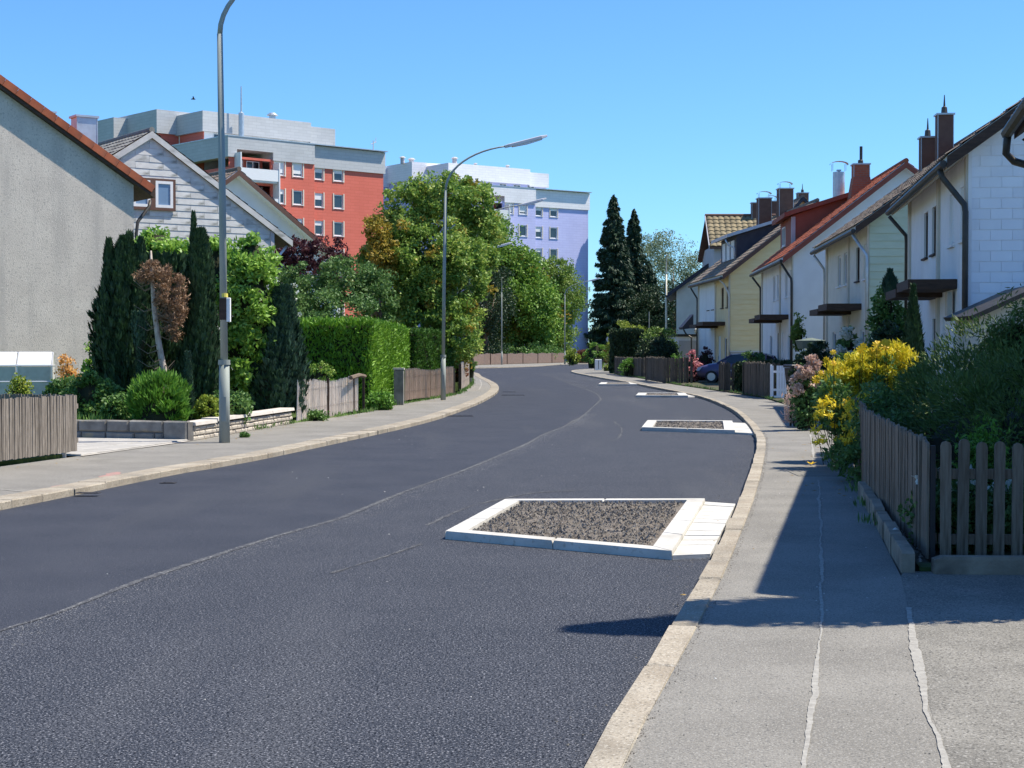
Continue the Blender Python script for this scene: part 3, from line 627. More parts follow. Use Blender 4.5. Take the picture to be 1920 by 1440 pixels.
def gable_house(name, label, cat, org, ang, W, L, EZ, slope, wall, roofmat, ov=.45, ovg=.35, gz0=0.0, group=None, facade_ops=(), tl_right=False, verge=None, soff=None, eave_only=None, tile_near=True):
    """local x across the gable end, y away along the eaves, gable end at y=0 facing -y"""
    t = thing(name, label, cat, (org[0], org[1], gz0), ang, group); tn = math.tan(slope); cs = math.cos(slope); AZ = EZ + W / 2 * tn
    m = MB(); X, Y, Z = Vector((1, 0, 0)), Vector((0, 1, 0)), Vector((0, 0, 1))
    wall_open(m, Vector((0, L, 0)), -Y, L, EZ, [(L - q[1], L - q[0], q[2], q[3]) for q in facade_ops], -X)
    wall_open(m, Vector((W, 0, 0)), Y, L, EZ, [], X)
    m.add([(0, 0, 0), (W, 0, 0), (W, 0, EZ), (W / 2, 0, AZ), (0, 0, EZ)], [(0, 1, 2, 3, 4)])
    m.add([(0, L, 0), (W, L, 0), (W, L, EZ), (W / 2, L, AZ), (0, L, EZ)], [(4, 3, 2, 1, 0)])
    wl = m.build('wall', wall, t)
    th = .16
    r = MB()
    for s in (0, 1):
        f = (lambda x: x) if s == 0 else (lambda x: W - x)
        a = [(f(-ov), EZ - ov * tn - .03), (f(W / 2), AZ - .03), (f(W / 2), AZ + .03 + th / cs), (f(-ov), EZ - ov * tn + .03 + th / cs)]
        r.prism(a, 'y', -ovg, L + ovg)
    rf = r.build('roof', soff or m_dkwood, t)
    SL = (W / 2 + ov) / cs
    for s in (0, 1):
        sx = 1 if s == 0 else -1; ox = -ov if s == 0 else W + ov
        tiles(rf, Vector((ox, -ovg - .02, EZ - ov * tn + .03 + th / cs)), Y, Vector((sx * cs, 0, math.sin(slope))), L + 2 * ovg + .04, SL, roofmat)
    rd = MB().tube([(W / 2, -ovg - .03, AZ + th / cs + .05), (W / 2, L + ovg + .03, AZ + th / cs + .05)], .11, 8); rd.build('ridge_cap', roofmat, rf)
    # verge boards on the near gable, stand proud of the roof edge
    for s in (0, 1):
        f = (lambda x: x) if s == 0 else (lambda x: W - x)
        a = [(f(-ov - .02), EZ - ov * tn - .04), (f(W / 2), AZ - .04), (f(W / 2), AZ + th / cs + .0), (f(-ov - .02), EZ - ov * tn + th / cs + .0)]
        MB().prism(a, 'y', -ovg - .045, -ovg - .003).build('verge_board', verge or m_dkwood, rf)
    gz = EZ - ov * tn + .02
    g = MB().tube([(-ov - .09, -ovg, gz + .03), (-ov - .09, L + ovg, gz + .03)], .075, 8); g.build('gutter', m_gutter, rf)
    t['W'] = W; return t, wl, rf, AZ
def row_front(t, L, ops, mid, blinds, canopy, far=True, dark=(), EZ=5.5, pil=None, doors=True, cm=None):
    X, Y = Vector((1, 0, 0)), Vector((0, 1, 0)); o, u, n = Vector((0, L, 0)), -Y, -X
    for k, q in enumerate(ops):
        x0, x1 = L - q[1], L - q[0]
        if len(q) > 4 and q[4] == 'door':
            d = MB(); obox(d, o, u, n, x0, x1, q[2], q[3], -.1, -.04); dd = d.build('door', m_dkwood if k % 2 else m_frame, t)
            h = MB(); obox(h, o, u, n, x0 + .1, x0 + .14, 1.0, 1.2, -.04, .0); h.build('handle', m_zinc, dd)
            continue
        bl = blinds.get(k, 0)
        window(t, o, u, n, x0, x1, q[2], q[3], .1, gm=m_glassd, blind=bl, mull=False, fm=m_dkwood if k in dark else None)
    pl = pil or m_beige
    for y in ([.1, mid, L - .16] if far else [mid]): MB().box(-.06, -.002, y - .16 if y > .2 else y - .1, y + .16, 0, EZ - .05).build('pilaster', pl, t)
    if canopy:
        y0, y1, z, out = canopy; c = MB().box(-out, -.004, y0, (y0 + y1) / 2 - .005, z, z + .2); cn = c.build('canopy', cm or m_dkwood, t)
        MB().box(-out * 1.02, -.004, (y0 + y1) / 2, y1, z - .1, z + .09).build('canopy_board', cm or m_dkwood, cn)
        MB().box(-out * 1.01, -.01, y0 - .02, y1 + .0, z - .16, z - .1 - .004).build('soffit', m_zinc, cn) if False else None
def panels(wl, W, EZ, AZ, slope, mat, pw, ph, name, z0=0.0, x1=None, thick=.02, gap=.012, stag=True, y=-.002, slit=0):
    """cladding pieces on the gable end, clipped to the gable outline; alike whole pieces share one mesh"""
    full = MB().hexa([(0, -thick, 0), (pw - gap, -thick, 0), (pw - gap, 0, 0), (0, 0, 0)], [(0, -thick * .35, ph - gap * .3), (pw - gap, -thick * .35, ph - gap * .3), (pw - gap, 0, ph - gap * .3), (0, 0, ph - gap * .3)]).mesh(name, mat)
    tn = math.tan(slope); zt = lambda x: (EZ + x * tn) if x < W / 2 else (EZ + (W - x) * tn)
    r = 0; z = z0; lim = x1 if x1 else W
    while z < AZ - .05:
        x = -(pw / 2) if (stag and r % 2) else 0
        while x < lim - .02:
            a, b = max(x, 0), min(x + pw - gap, W); top = z + ph - gap * .3; e_ = max(0, (z - EZ) / tn) + .02 if z > EZ else 0
            a, b = max(a, e_), min(b, W - e_)
            if b - a > .05:
                if a == x and b == x + pw - gap and zt(a) >= top and zt(b) >= top: link(name, full, wl, (x, y, z))
                else:
                    # clipped polygon
                    et = (top - EZ) / tn; xs = sorted({a, b, *[v for v in (et, W - et, W / 2) if a < v < b]}, reverse=True)
                    up = [(xx, max(min(top, zt(xx)), z + .002)) for xx in xs]
                    m = MB(); m.prism([(a, z), (b, z)] + up, 'y', -thick * .8, 0); link(name, m.mesh(name, mat), wl, (0, y, 0))
            x += pw
        z += ph; r += 1
RH = dict(W=9.0, EZ=5.5, slope=R(36))
OPS = [(.4, 1.2, 3.8, 4.9), (2.1, 2.9, 3.8, 4.9), (5.2, 6.0, 3.8, 4.9), (6.8, 7.6, 3.8, 4.9), (3.0, 3.95, .15, 2.3, 'door'), (4.9, 5.8, .15, 2.3, 'door'), (1.0, 1.9, 1.0, 2.2), (8.0, 9.0, 1.0, 2.2)]
op4 = [q[:4] for q in OPS]
def place(px0, D0, px1, D1):
    a = P(px0, 654, D0); b = P(px1, 654, D1); d = Vector((b.x - a.x, b.y - a.y)); return (a.x, a.y), -math.atan2(d.x, d.y), d.length
# R1
org, ang, L = place(1815, 31.7, 1705, 42.4)
t, wl, rf, AZ = gable_house('row_house', 'nearest fully visible white row house with square wall panels and a black downpipe', 'house', org, ang, 9, L, 5.5, R(36), m_white, m_tile_br, facade_ops=op4, group='row houses on the right', soff=m_beige)
panels(wl, 9, 5.5, AZ, R(36), m_panelw, .42, .208, 'panel', x1=2.0, thick=.014, gap=.008)
MB().box(-.02, .05, -.05, -.001, 0, 5.6).build('corner_strip', m_white, t)
row_front(t, L, OPS, 4.6, {0: .98, 1: .98}, (1.6, 6.4, 2.85, 1.0), dark=(2, 3))
downpipe(t, [(-.55, .1, 5.15), (-.5, .1, 5.0), (-.1, -.06, 4.45), (-.08, -.1, 4.3), (-.08, -.1, .1)], r=.06)
downpipe(t, [(-.55, L - .1, 5.1), (-.1, L + .05, 4.6), (-.08, L + .08, 4.4), (-.08, L + .08, .1)])
MB().box(-.16, -.062, 1.9, 2.3, 2.3, 2.8).build('number_lamp', m_beige, t)
# R0 off the right edge: only its eave corner shows, its roof shades garden and footpath
t, wl, rf, AZ = gable_house('row_house', 'nearest house at the right picture edge, only its eave corner and black gutter showing', 'house', (4.70, 10.6), R(-12.2), 9, 9.95, 4.62, R(36), m_white, m_tile_br, ov=.40, ovg=.3, group='row houses on the right', soff=m_dkwood)
downpipe(t, [(-.49, 10.1, 4.36), (-.5, 10.21, 4.12), (-.4, 10.25, 4.02), (-.06, 10.2, 3.9), (.02, 10.1, 3.7), (.02, 10.05, .1)], r=.05)
for k in range(6): MB().prism([(k * .2 - .3, 4.30 + k * .145), (k * .2 - .15, 4.18 + k * .145), (k * .2 - .08, 4.46 + k * .145)], 'y', 10.28, 10.30).build('scalloped_fascia', m_dkwood, t)
# R2
org, ang, L = place(1629, 49.6, 1550, 60.3)
t, wl, rf, AZ = gable_house('row_house', 'cream row house with pale green boards on its gable end', 'house', org, ang, 9, L, 5.5, R(36), m_palecream, m_tile_br, facade_ops=op4, group='row houses on the right', soff=m_beige)
panels(wl, 9, 5.5, AZ, R(36), m_boardg, 9, .235, 'board', thick=.03, gap=.012, stag=False)
row_front(t, L, OPS, 4.6, {2: 0, 0: .9}, (1.6, 6.4, 2.85, 1.1), dark=(1,))
downpipe(t, [(-.5, .1, 5.15), (-.1, -.04, 4.5), (-.08, -.07, 4.3), (-.08, -.07, .1)], m_zinc)
downpipe(t, [(-.5, L - .1, 5.1), (-.1, L + .05, 4.6), (-.08, L + .08, 4.4), (-.08, L + .08, .1)], m_zinc)
chimney(t, *[3.9, 8.6], 8.0, 10.0, .55, .55, m_chimbr, 'spike'); chimney(t, 3.55, 9.9, 7.8, 9.35, .55, .55, m_chimbr, 'spike')
# R3 with red roof and shed dormer
org, ang, L = place(1487, 66, 1429, 78.5)
t, wl, rf, AZ = gable_house('row_house', 'pale blue row house with bright red tiled roof and long red dormer', 'house', org, ang, 9, L, 5.5, R(38), m_white, m_tile_rd, facade_ops=op4, group='row houses on the right', verge=m_vergered, soff=m_white)
row_front(t, L, OPS, 4.6, {0: .5, 2: .5}, (1.6, 6.4, 2.85, 1.2))
downpipe(t, [(-.5, .1, 5.15), (-.1, -.04, 4.5), (-.08, -.07, 4.3), (-.08, -.07, .1)], m_gutter)
downpipe(t, [(-.5, L - .1, 5.1), (-.1, L + .05, 4.6), (-.08, L + .08, 4.4), (-.08, L + .08, .1)], m_gutter)
d = MB().prism([(.85, 6.1), (4.2, 8.7), (4.2, 8.85), (.85, 7.7)], 'y', 7.5, 12.3); dm = d.build('dormer', m_vergered, t)
MB().prism([(.45, 7.62), (4.3, 8.82), (4.3, 9.02), (.45, 7.82)], 'y', 7.2, 12.5).build('dormer_roof', m_vergered, dm)
MB().box(.80, .98, 7.44, 7.6, 6.1, 7.65).build('post', m_grey, dm)
window(dm, Vector((.85, 12.3, 0)), Vector((0, -1, 0)), Vector((-1, 0, 0)), 1, 2.2, 6.5, 7.4, .0)
chimney(t, 3.75, 6.4, 8.0, 9.85, .7, .7, m_brick, 'pipe'); MB().hexa([(3.2, 5.9, 8.1), (4.3, 5.9, 8.1), (4.3, 6.9, 8.1), (3.2, 6.9, 8.1)], [(3.38, 6.03, 9.3), (4.12, 6.03, 9.3), (4.12, 6.77, 9.3), (3.38, 6.77, 9.3)]).build('chimney_skirt', m_brick, t)
MB().tube([(3.05, 8.2, 8.2), (3.05, 8.2, 9.75)], .27, 14).build('steel_flue', m_zinc, t); chimney(t, 3.05, 8.2, 9.75, 9.8, .1, .1, m_zinc, 'hat')
# R4 yellow
org, ang, L = place(1369, 84, 1310, 95)
t, wl, rf, AZ = gable_house('row_house', 'yellow boarded row house with a dark dormer', 'house', org, ang, 9, L, 5.6, R(38), m_cream, m_tile_br, facade_ops=op4, group='row houses on the right', verge=m_chimbr, soff=m_beige)
panels(wl, 9, 5.6, AZ, R(38), m_boardy, 9, .27, 'board', thick=.03, gap=.012, stag=False, z0=1.5)
MB().box(0, 9, -.3, -.005, 0, 1.45).build('plinth', m_grey, t); MB().box(-.03, 9, -.34, -.005, 1.45, 1.49).build('ledge', m_white, t)
MB().box(-.03, -.002, 4.9, L - .4, 0, 5.4).build('white_render_half', m_white, t)
row_front(t, L, OPS, 4.7, {}, (1.6, 6.4, 2.85, 1.2), EZ=5.6, dark=(0, 1, 2, 3))
downpipe(t, [(-.5, .3, 5.2), (-.3, .2, 5.0), (-.1, -.04, 4.5), (-.08, -.07, 4.3), (-.08, -.07, .1)], m_beige)
downpipe(t, [(-.5, L - .1, 5.2), (-.1, L + .05, 4.6), (-.08, L + .08, 4.4), (-.08, L + .08, .1)], m_gutter)
d = MB().prism([(.75, 6.2), (3.9, 8.6), (3.9, 8.7), (.75, 7.75)], 'y', 2.5, 7.5); dm = d.build('dormer', m_dkgrey, t)
MB().prism([(.2, 7.6), (4.0, 8.75), (4.0, 8.92), (.2, 7.77)], 'y', 2.2, 7.7).build('dormer_roof', m_zinc, dm)
for k in range(3): MB().box(.70, .745, 3.0 + k * 1.4, 4.0 + k * 1.4, 6.5, 7.5).build('dormer_window', m_frame, dm)
downpipe(dm, [(.15, 2.5, 7.5), (.3, 2.5, 7.2), (.62, 2.45, 7.05), (.66, 2.44, 6.3)], m_zinc)
chimney(t, 3.6, 9.6, 8, 10.35, .75, .75, m_chimbr, 'hat'); chimney(t, 4.4, 7.5, 8, 10.7, .8, .8, m_chimbr, 'hat')
# R5 white gable with dark roof, garage in front
a = P(1268, 654, 110)
t, wl, rf, AZ = gable_house('gable_house', 'white gabled house with steep black roof edge behind the yellow house', 'house', (a.x, a.y), R(-7), 9, 11, 5.6, R(36), m_palecream, m_tile_br, ov=.6, verge=m_dkgrey, soff=m_dkgrey)
a = P(1268, 654, 98)
t = thing('garage', 'white flat roofed garage before the far white gable', 'garage', (a.x, a.y, 0)); MB().box(0, 2.1, 0, 5, 0, 2.35).build('wall', m_white, t); MB().box(-.12, 2.2, -.12, 5.1, 2.35, 2.5).build('roof', m_gutter, t); MB().box(.15, 1.9, -.05, -.004, 0, 2.1).build('door', m_grey, t)
b_ = MB(); 
lp = thing('globe_lamp', 'small white globe lamp on top of the far garage roof', 'lamp', (a.x + 1.25, a.y - .0, 2.5)); m = MB()
for i in range(7):
    for j in range(10): th_ = math.pi * i / 6; ph_ = 6.283 * j / 10; m.v.append((.17 * math.sin(th_) * math.cos(ph_), .17 * math.sin(th_) * math.sin(ph_), .2 + .17 * math.cos(th_)))
for i in range(6):
    for j in range(10): m.f.append((i * 10 + j, i * 10 + (j + 1) % 10, (i + 1) * 10 + (j + 1) % 10, (i + 1) * 10 + j))
m.build('globe', m_sign, lp, smooth=True); MB().tube([(0, 0, 0), (0, 0, .05)], .05, 8).build('base', m_gutter, lp)
# porch roof on far side of R4
a = P(1300, 654, 97); t2 = thing('porch_roof', 'small dark lean-to porch roof beside the far white garage', 'porch', (a.x, a.y, 0))
MB().prism([(-.62, 2.78), (.0, 2.86), (.0, 3.7), (-.68, 2.9)], 'y', 0, 2).build('roof', m_dkgrey, t2); MB().tube([(-.6, 0, 2.78), (-.45, 0, 2.5), (-.12, 0, 2.3), (-.1, 0, 1.3)], .05, 6).build('downpipe', m_gutter, t2)
# R6 tall house with mottled tiled roof towards the camera
a = P(1333, 654, 106); t = thing('tall_house', 'tall grey house with mottled olive and red pantiled roof behind the yellow house', 'house', (a.x, a.y, 0))
MB().box(.25, 4.4, .5, 7, 0, 8.45).build('wall', m_grey, t)
zr = P(1400, 398, 106).z; ze = P(1400, 460, 106).z; prof = [(0, ze - .08), (2.4, zr - .08), (7, ze - .6), (7, ze - .75), (2.4, zr - .26), (0, ze - .24)]
r = MB().prism(prof, 'x', -.1, 4.6); rf = r.build('roof', m_chimbr, t)
sl = Vector((0, 2.4, zr - ze)); S_ = sl.length; sl.normalize(); NR, NC = 8, 12; tw = 4.6 / NC; tl = S_ / NR
me = MB(); k = 0
for c in range(5):
    q = [0, .05, .06, .035, .0][c]; x = c * tw / 4
    me.v += [(x, -.03, q), (x, -.03, q + .05), (x, tl, q)]
for c in range(4): me.f += [(c * 3, c * 3 + 3, c * 3 + 4, c * 3 + 1), (c * 3 + 1, c * 3 + 4, c * 3 + 5, c * 3 + 2)]
me = me.mesh('tile', m_tile_ol); an = math.atan2(sl.z, sl.y)
for r_ in range(NR):
    for c in range(NC): link('tile', me, rf, (-.05 + c * tw, sl.y * r_ * tl, ze - .06 + sl.z * r_ * tl), (an, 0, 0))
MB().tube([(-.12, 2.4, zr), (4.65, 2.4, zr)], .1, 8).build('ridge_cap', m_chimbr, rf)
MB().prism([(-.02, ze - .2), (2.4, zr - .1), (2.4, zr + .06), (-.02, ze)], 'x', -.16, -.103).build('verge_board', m_grey, rf)
chimney(t, 3.25, 2.4, zr - .5, zr + .8, .5, .6, m_chimbr, 'cap')
# beyond: brown chimneys block and cream gable
a = P(1432, 654, 112); t = thing('brown_roof_house', 'house with brown clad chimney stacks rising behind the dark dormer', 'house', (a.x, a.y, 0))
MB().box(0, 5.5, 0, 8, 0, 9.6).build('wall', m_chimbr, t); chimney(t, .55, .5, 9.6, 11.9, 1.1, .8, m_chimbr, 'hat'); chimney(t, 1.45, .6, 9.6, 12.35, .75, .8, m_chimbr, 'hat')
a = P(1476, 654, 118)
t, wl, rf, AZ = gable_house('gable_house', 'small cream gable with dark roof peeking over the red dormer', 'house', (a.x, a.y), 0, 2.2, 8, 11.3, R(48), m_cream, m_tile_br, ov=.2, verge=m_dkgrey, soff=m_dkgrey)
chimney(t, 1.8, 4, 11, 13.4, .8, .8, m_chimbr, 'spike')
# garage annex at right edge
t = thing('annex', 'beige low annex with sloping dark roof edge behind the dark shrubs', 'shed', (8.55, 29.3, 0))
MB().prism([(.0, 0), (3.0, 0), (3.0, 3.05), (1.0, 2.65), (0, 2.2)], 'y', 0, 1.6).build('wall', m_beige, t)
MB().prism([(-.15, 2.13), (1.0, 2.66), (3.1, 3.08), (3.1, 3.16), (1.0, 2.74), (-.2, 2.2)], 'y', -.2, 1.7).build('roof', m_gutter, t)
MB().box(.45, .95, -.06, -.003, 0, 1.9).build('door', m_chimbr, t); MB().box(.4, 1.0, -.2, -.062, 1.92, 2.05).build('lintel', m_beige, t); MB().tube([(2.1, -.1, 3.0), (2.1, -.1, 0)], .045, 8).build('downpipe', m_gutter, t)

# ---- left houses ----
LA = R(35); dl = Vector((math.cos(LA), math.sin(LA)))
def left_org(px, D, W): c = P(px, 654, D); return (c.x - dl.x * W, c.y - dl.y * W)
t, wl, rf, AZ = gable_house('stucco_house', 'large grey stucco house with red brown tiled verge at the left edge', 'house', left_org(252, 46, 10.5), LA, 10.5, 12, 6.02, R(32), m_stucco, m_tile_rd, ov=.55, ovg=.13, gz0=.3, verge=m_dkwood)
sxx = 10.5
vt = MB()
me = MB().hexa([(0, -.12, 0), (.42, -.12, 0), (.42, .16, 0), (0, .16, 0)], [(0.01, -.12, .05), (.40, -.12, .05), (.40, .16, .05), (.01, .16, .05)]).mesh('verge_tile', m_tile_rd)
me2 = MB().box(0, .41, -.15, -.118, -.16, .05).mesh('verge_tile', m_tile_rd)
tn = math.tan(R(32)); SLn = (10.5 / 2 + .55) / math.cos(R(32)); n_ = int(SLn / .42)
for k in range(n_):
    d = k * .42 * math.cos(R(32)); x = 10.5 + .55 - d; z = 6.02 - .55 * tn + d * tn + .26
    link('verge_tile', me2, rf, (x, -.06, z), (0, R(32), 0), scale=(-1, 1, 1))
downpipe(t, [(11.1, .25, 5.6), (11.05, .2, 5.42), (10.62, .0, 4.95), (10.56, -.04, 4.6), (10.56, -.04, .1)], r=.05)
chimney(t, 9.6, 1.5, 6.2, 8.0, .6, .5, m_zinc, 'cap')
# L2 shingle gable
W2 = 9.58
t, wl, rf, AZ = gable_house('shingle_house', 'weathered pale shingled gable house behind the laurel and street lamp', 'house', left_org(512, 60, W2), LA, W2, 11, 5.68, R(33.5), m_panelL, m_tile_gr, ov=.75, ovg=.09, gz0=.3, verge=m_panelL, soff=m_dkwood)
X, Y = Vector((1, 0, 0)), Vector((0, 1, 0))
panels(wl, W2, 5.68, AZ, R(33.5), m_panelL, 1.05, .24, 'panel', z0=3.4, thick=.022, gap=.012)
for (x0, x1) in ((4.08, 4.72), (4.92, 5.58)):
    fr = MB()
    for q in ((x0 - .1, x0, 6.35, 7.3), (x1, x1 + .1, 6.35, 7.3), (x0 - .1, x1 + .1, 6.25, 6.35), (x0 - .1, x1 + .1, 7.3, 7.38)): fr.box(q[0], q[1], -.10, -.05, q[2], q[3])
    s_ = fr.build('window_surround', m_chimbr, t); window(t, Vector((0, 0, 0)), X, -Y, x0, x1, 6.35, 7.3, -.05, gm=m_glassb, sill=False, mull=False, fw=.1)
downpipe(t, [(W2 + .7, .2, 5.2), (W2 + .1, .0, 4.6), (W2 + .06, -.06, 4.4), (W2 + .06, -.06, .1)], m_white)
MB().box(W2 - .1, W2 + .04, -.06, -.0465, 0, 5.7).build('corner_board', m_grey, t)
chimney(t, W2 / 2 - 2.6, 3.6, 7, 9.9, .55, .6, m_zinc, 'cap')
# L3 white house with dark verge
W3 = 11
t, wl, rf, AZ = gable_house('white_house', 'white house with long dark verge board between shingle house and red block', 'house', left_org(640, 76, W3), LA, W3, 11, 5.1, R(36.5), m_white, m_tile_br, ov=.6, ovg=.5, gz0=.3, verge=m_chimbr, soff=m_white)

# ================= APARTMENT BLOCKS =================
def block(name, label, org, ang, wallm, bandm, flip=False):
    t = thing(name, label, 'apartment block', (org[0], org[1], 0), ang); H = 21.1; BH = 2.75; X, Y = Vector((1, 0, 0)), Vector((0, 1, 0))
    cols = [(5.0, 6.1), (7.05, 8.15), (9.75, 10.75), (12.0, 13.1)]; rows = [17.9 - 2.65 * k for k in range(6)]
    ops1 = [(c[0], c[1], r, r + 1.35) for c in cols[:2] for r in rows]; ops2 = [(c[0] - 9.5, c[1] - 9.5, r - .05, r + 1.3) for c in cols[2:] for r in rows]
    bal = [(.95, 4.6, r - .75, min(r + 1.55, 19.1)) for r in rows]
    m = MB(); wall_open(m, Vector((0, 0, 0)), X, 9.5, 19.3, ops1 + bal, -Y, .25); wall_open(m, Vector((9.5, .35, 0)), X, 8.5, 19.3, ops2, -Y, .25)
    m.add([(9.5, 0, 0), (9.5, .35, 0), (9.5, .35, 18.3), (9.5, 0, 18.3)], [(0, 1, 2, 3)])
    m.add([(0, 0, 0), (0, 12, 0), (0, 12, 18.3), (0, 0, 18.3)], [(3, 2, 1, 0)]); m.add([(18, .35, 0), (18, 12, 0), (18, 12, 18.3), (18, .35, 18.3)], [(0, 1, 2, 3)]); m.add([(0, 12, 0), (18, 12, 0), (18, 12, 18.3), (0, 12, 18.3)], [(3, 2, 1, 0)])
    m.build('wall', wallm, t)
    b = MB(); b.box(-.15, .8, -.15, 12.1, 19.2, H); b.box(.801, 4.75, -.15, 12.1, 19.95, H - .001); b.box(4.751, 9.45, -.15, 12.1, 19.2, H); b.box(9.451, 18.15, .2, 12.1, 18.95, H - .05); b.build('parapet', bandm, t)
    MB().box(-.2, 18.2, -.2, 12.2, H + .001, H + .08).build('coping', m_zinc, t)
    for i, c in enumerate(cols):
        for k, r in enumerate(rows):
            o = Vector((0, 0 if i < 2 else .35, 0)); zr_ = r if i < 2 else r - .05
            w_ = window(t, o, X, -Y, c[0], c[1], zr_, zr_ + 1.35, .12, fm=m_frame, gm=m_glass, blind=[.9, .5, 0, .45, .0, .3][(i * 5 + k * 2 + (1 if k == 0 else 3)) % 6] if k else [.9, .85, .5, .45][i], sill=True, mull=False, fw=.1)
            for q in ((c[0] - .12, c[0] - .005, zr_ - .1, zr_ + 1.45), (c[1] + .005, c[1] + .12, zr_ - .1, zr_ + 1.45)): s = MB(); obox(s, o, X, -Y, *q, -.01, .06); s.build('reveal_board', m_frameb, w_)
    for k, r in enumerate(rows):
        z = r - .75; bb = MB(); bb.box(.75, 4.8, -1.0, -.9, z, z + 1.05); bb.box(.75, .85, -.899, -.01, z, z + 1.05); bb.box(4.7, 4.8, -.899, -.01, z, z + 1.05); bb.box(.86, 4.69, -.89, 1.5, z - .15, z - .005)
        ba = bb.build('balcony', m_blind, t); MB().box(.95, 4.6, 1.45, 1.5, z, z + 2.3).build('back_wall', m_white if k else m_vergered, ba)
        window(t, Vector((0, 1.45, 0)), X, -Y, 1.3, 2.4, z + .2, z + 2.0, -.01, name='balcony_door', sill=False); window(t, Vector((0, 1.45, 0)), X, -Y, 2.8, 4.2, z + .9, z + 2.0, -.01, gm=m_glassd, name='balcony_window')
    MB().box(.62, .748, -1.05, -.001, 9, 19.6).build('balcony_side', m_blind, t); MB().box(4.802, 4.92, -1.05, -.001, 9, 18.9).build('balcony_side', m_blind, t)
    # set-back top storey
    MB().box(2.6, 17.6, 8.6, 17, 18, 22.6).build('penthouse_wall', wallm if flip else m_white, t)
    MB().box(2.5, 2.6 - .004, 8.6, 13, 18, 22.6).build('penthouse_side', wallm, t)
    p = MB(); p.box(2.2, 14.8, 8.2, 17, 22.6, 24.55); p.box(14.801, 17.9, 8.35, 17, 22.4, 24.2); p.build('penthouse_band', bandm, t)
    for k in range(6): window(t, Vector((0, 8.6, 0)), X, -Y, 3.6 + k * 2.2, 4.7 + k * 2.2, 21.4, 22.5, -.01, fm=m_frame, name='penthouse_window', sill=False)
    # stepped wings to the left-back
    MB().box(.3, 8, 13.4, 22, 0, 22.7).build('wing_wall', wallm, t); MB().box(.0, 8, 13.1, 22.2, 22.7, 25.0).build('wing_band', bandm, t)
    MB().box(-1.2, 6, 19.2, 28, 0, 22.3).build('wing_wall', wallm, t); MB().box(-1.5, 6, 19, 28.2, 22.3, 24.7).build('wing_band', bandm, t)
    return t
a = P(430, 654, 147); t = block('apartment_block', 'tall red shingled apartment block with grey parapet bands and corner balconies', (a.x, a.y), R(41.8), m_red, m_gshin)
MB().tube([(6.1, 7.5, 21), (6.1, 7.5, 24.6), (6.1, 7.5, 24.7), (6.1, 7.5, 27.2)], [.28, .28, .09, .06], 10).build('antenna_mast', m_zinc, t)
MB().tube([(11.0, 9.5, 24.5), (11.0, 9.5, 25.0), (11.0, 9.5, 25.05), (11.0, 9.5, 25.3)], [.35, .35, .6, .3], 12).build('roof_vent', m_zinc, t)
dsh = MB().tube([(17.4, 1.2, 21.1), (17.4, 1.2, 22.3)], .05, 6); dsh.tube([(17.1, 1.2, 21.9), (17.8, 1.2, 22.2)], .04, 5); dsh.tube([(17.6, 1.2, 22.1), (17.8, 1.25, 22.6)], .03, 5); dsh.build('aerial', m_grey, t)
MB().tube([(12.9, 6, 21.1), (12.9, 6, 21.9), (14.5, 6, 21.8), (15.6, 6, 21.3)], .05, 6).build('roof_railing', m_zinc, t)
a = P(884, 654, 190); t = block('apartment_block', 'tall lavender shingled apartment block with white parapet behind the green trees', (a.x, a.y), R(36), m_lav, m_wshin, True)
for (x, y, z, s_) in ((4.0, 9.5, 24.6, .5), (-.2, 15, 25.0, .45), (2.4, 17, 25.0, .55), (-1, 22, 24.8, .7), (12.5, 10, 24.5, .35), (7.5, 10, 24.5, .3)):
    MB().tube([(x, y, z - .1), (x, y, z + s_ * 1.4), (x, y, z + s_ * 1.42), (x, y, z + s_ * 1.8)], [s_ * .6, s_ * .6, s_ * 1.0, s_ * .4], 8).build('roof_vent', m_grey, t)

# ================= STREET LAMPS =================
def head(mb_par, e, d, L_=1.25, tilt=.26):
    """housing and diffuser at the arm end, pointing along d (2D) and tilted up"""
    ax = Vector((d[0] * math.cos(tilt), d[1] * math.cos(tilt), math.sin(tilt))); sd = Vector((-d[1], d[0], 0)); up = ax.cross(sd); up = -up if up.z < 0 else up
    def loft(prof, w0, w1):
        m = MB(); rings = []
        for (s, hw, zt, zb) in prof:
            c = e + ax * s; k = len(m.v); m.v += [tuple(c - sd * hw + up * zb), tuple(c + sd * hw + up * zb), tuple(c + sd * hw * .95 + up * zt * .6), tuple(c + sd * hw * .5 + up * zt), tuple(c - sd * hw * .5 + up * zt), tuple(c - sd * hw * .95 + up * zt * .6)]; rings.append(k)
        for a, b in zip(rings[:-1], rings[1:]):
            for j in range(6): m.f.append((a + j, a + (j + 1) % 6, b + (j + 1) % 6, b + j))
        m.f.append(tuple(rings[0] + j for j in range(6))[::-1]); m.f.append(tuple(rings[-1] + j for j in range(6))); return m
    h = loft([(-.08, .05, .04, -.04), (.05, .11, .05, -.04), (L_ * .85, .13, .055, -.04), (L_, .09, .035, -.02)], 0, 0).build('lamp_head', m_lamp, mb_par)
    loft([(.14, .09, -.042, -.07), (L_ * .5, .10, -.042, -.095), (L_ * .86, .09, -.042, -.07)], 0, 0).build('diffuser', m_diff, h)
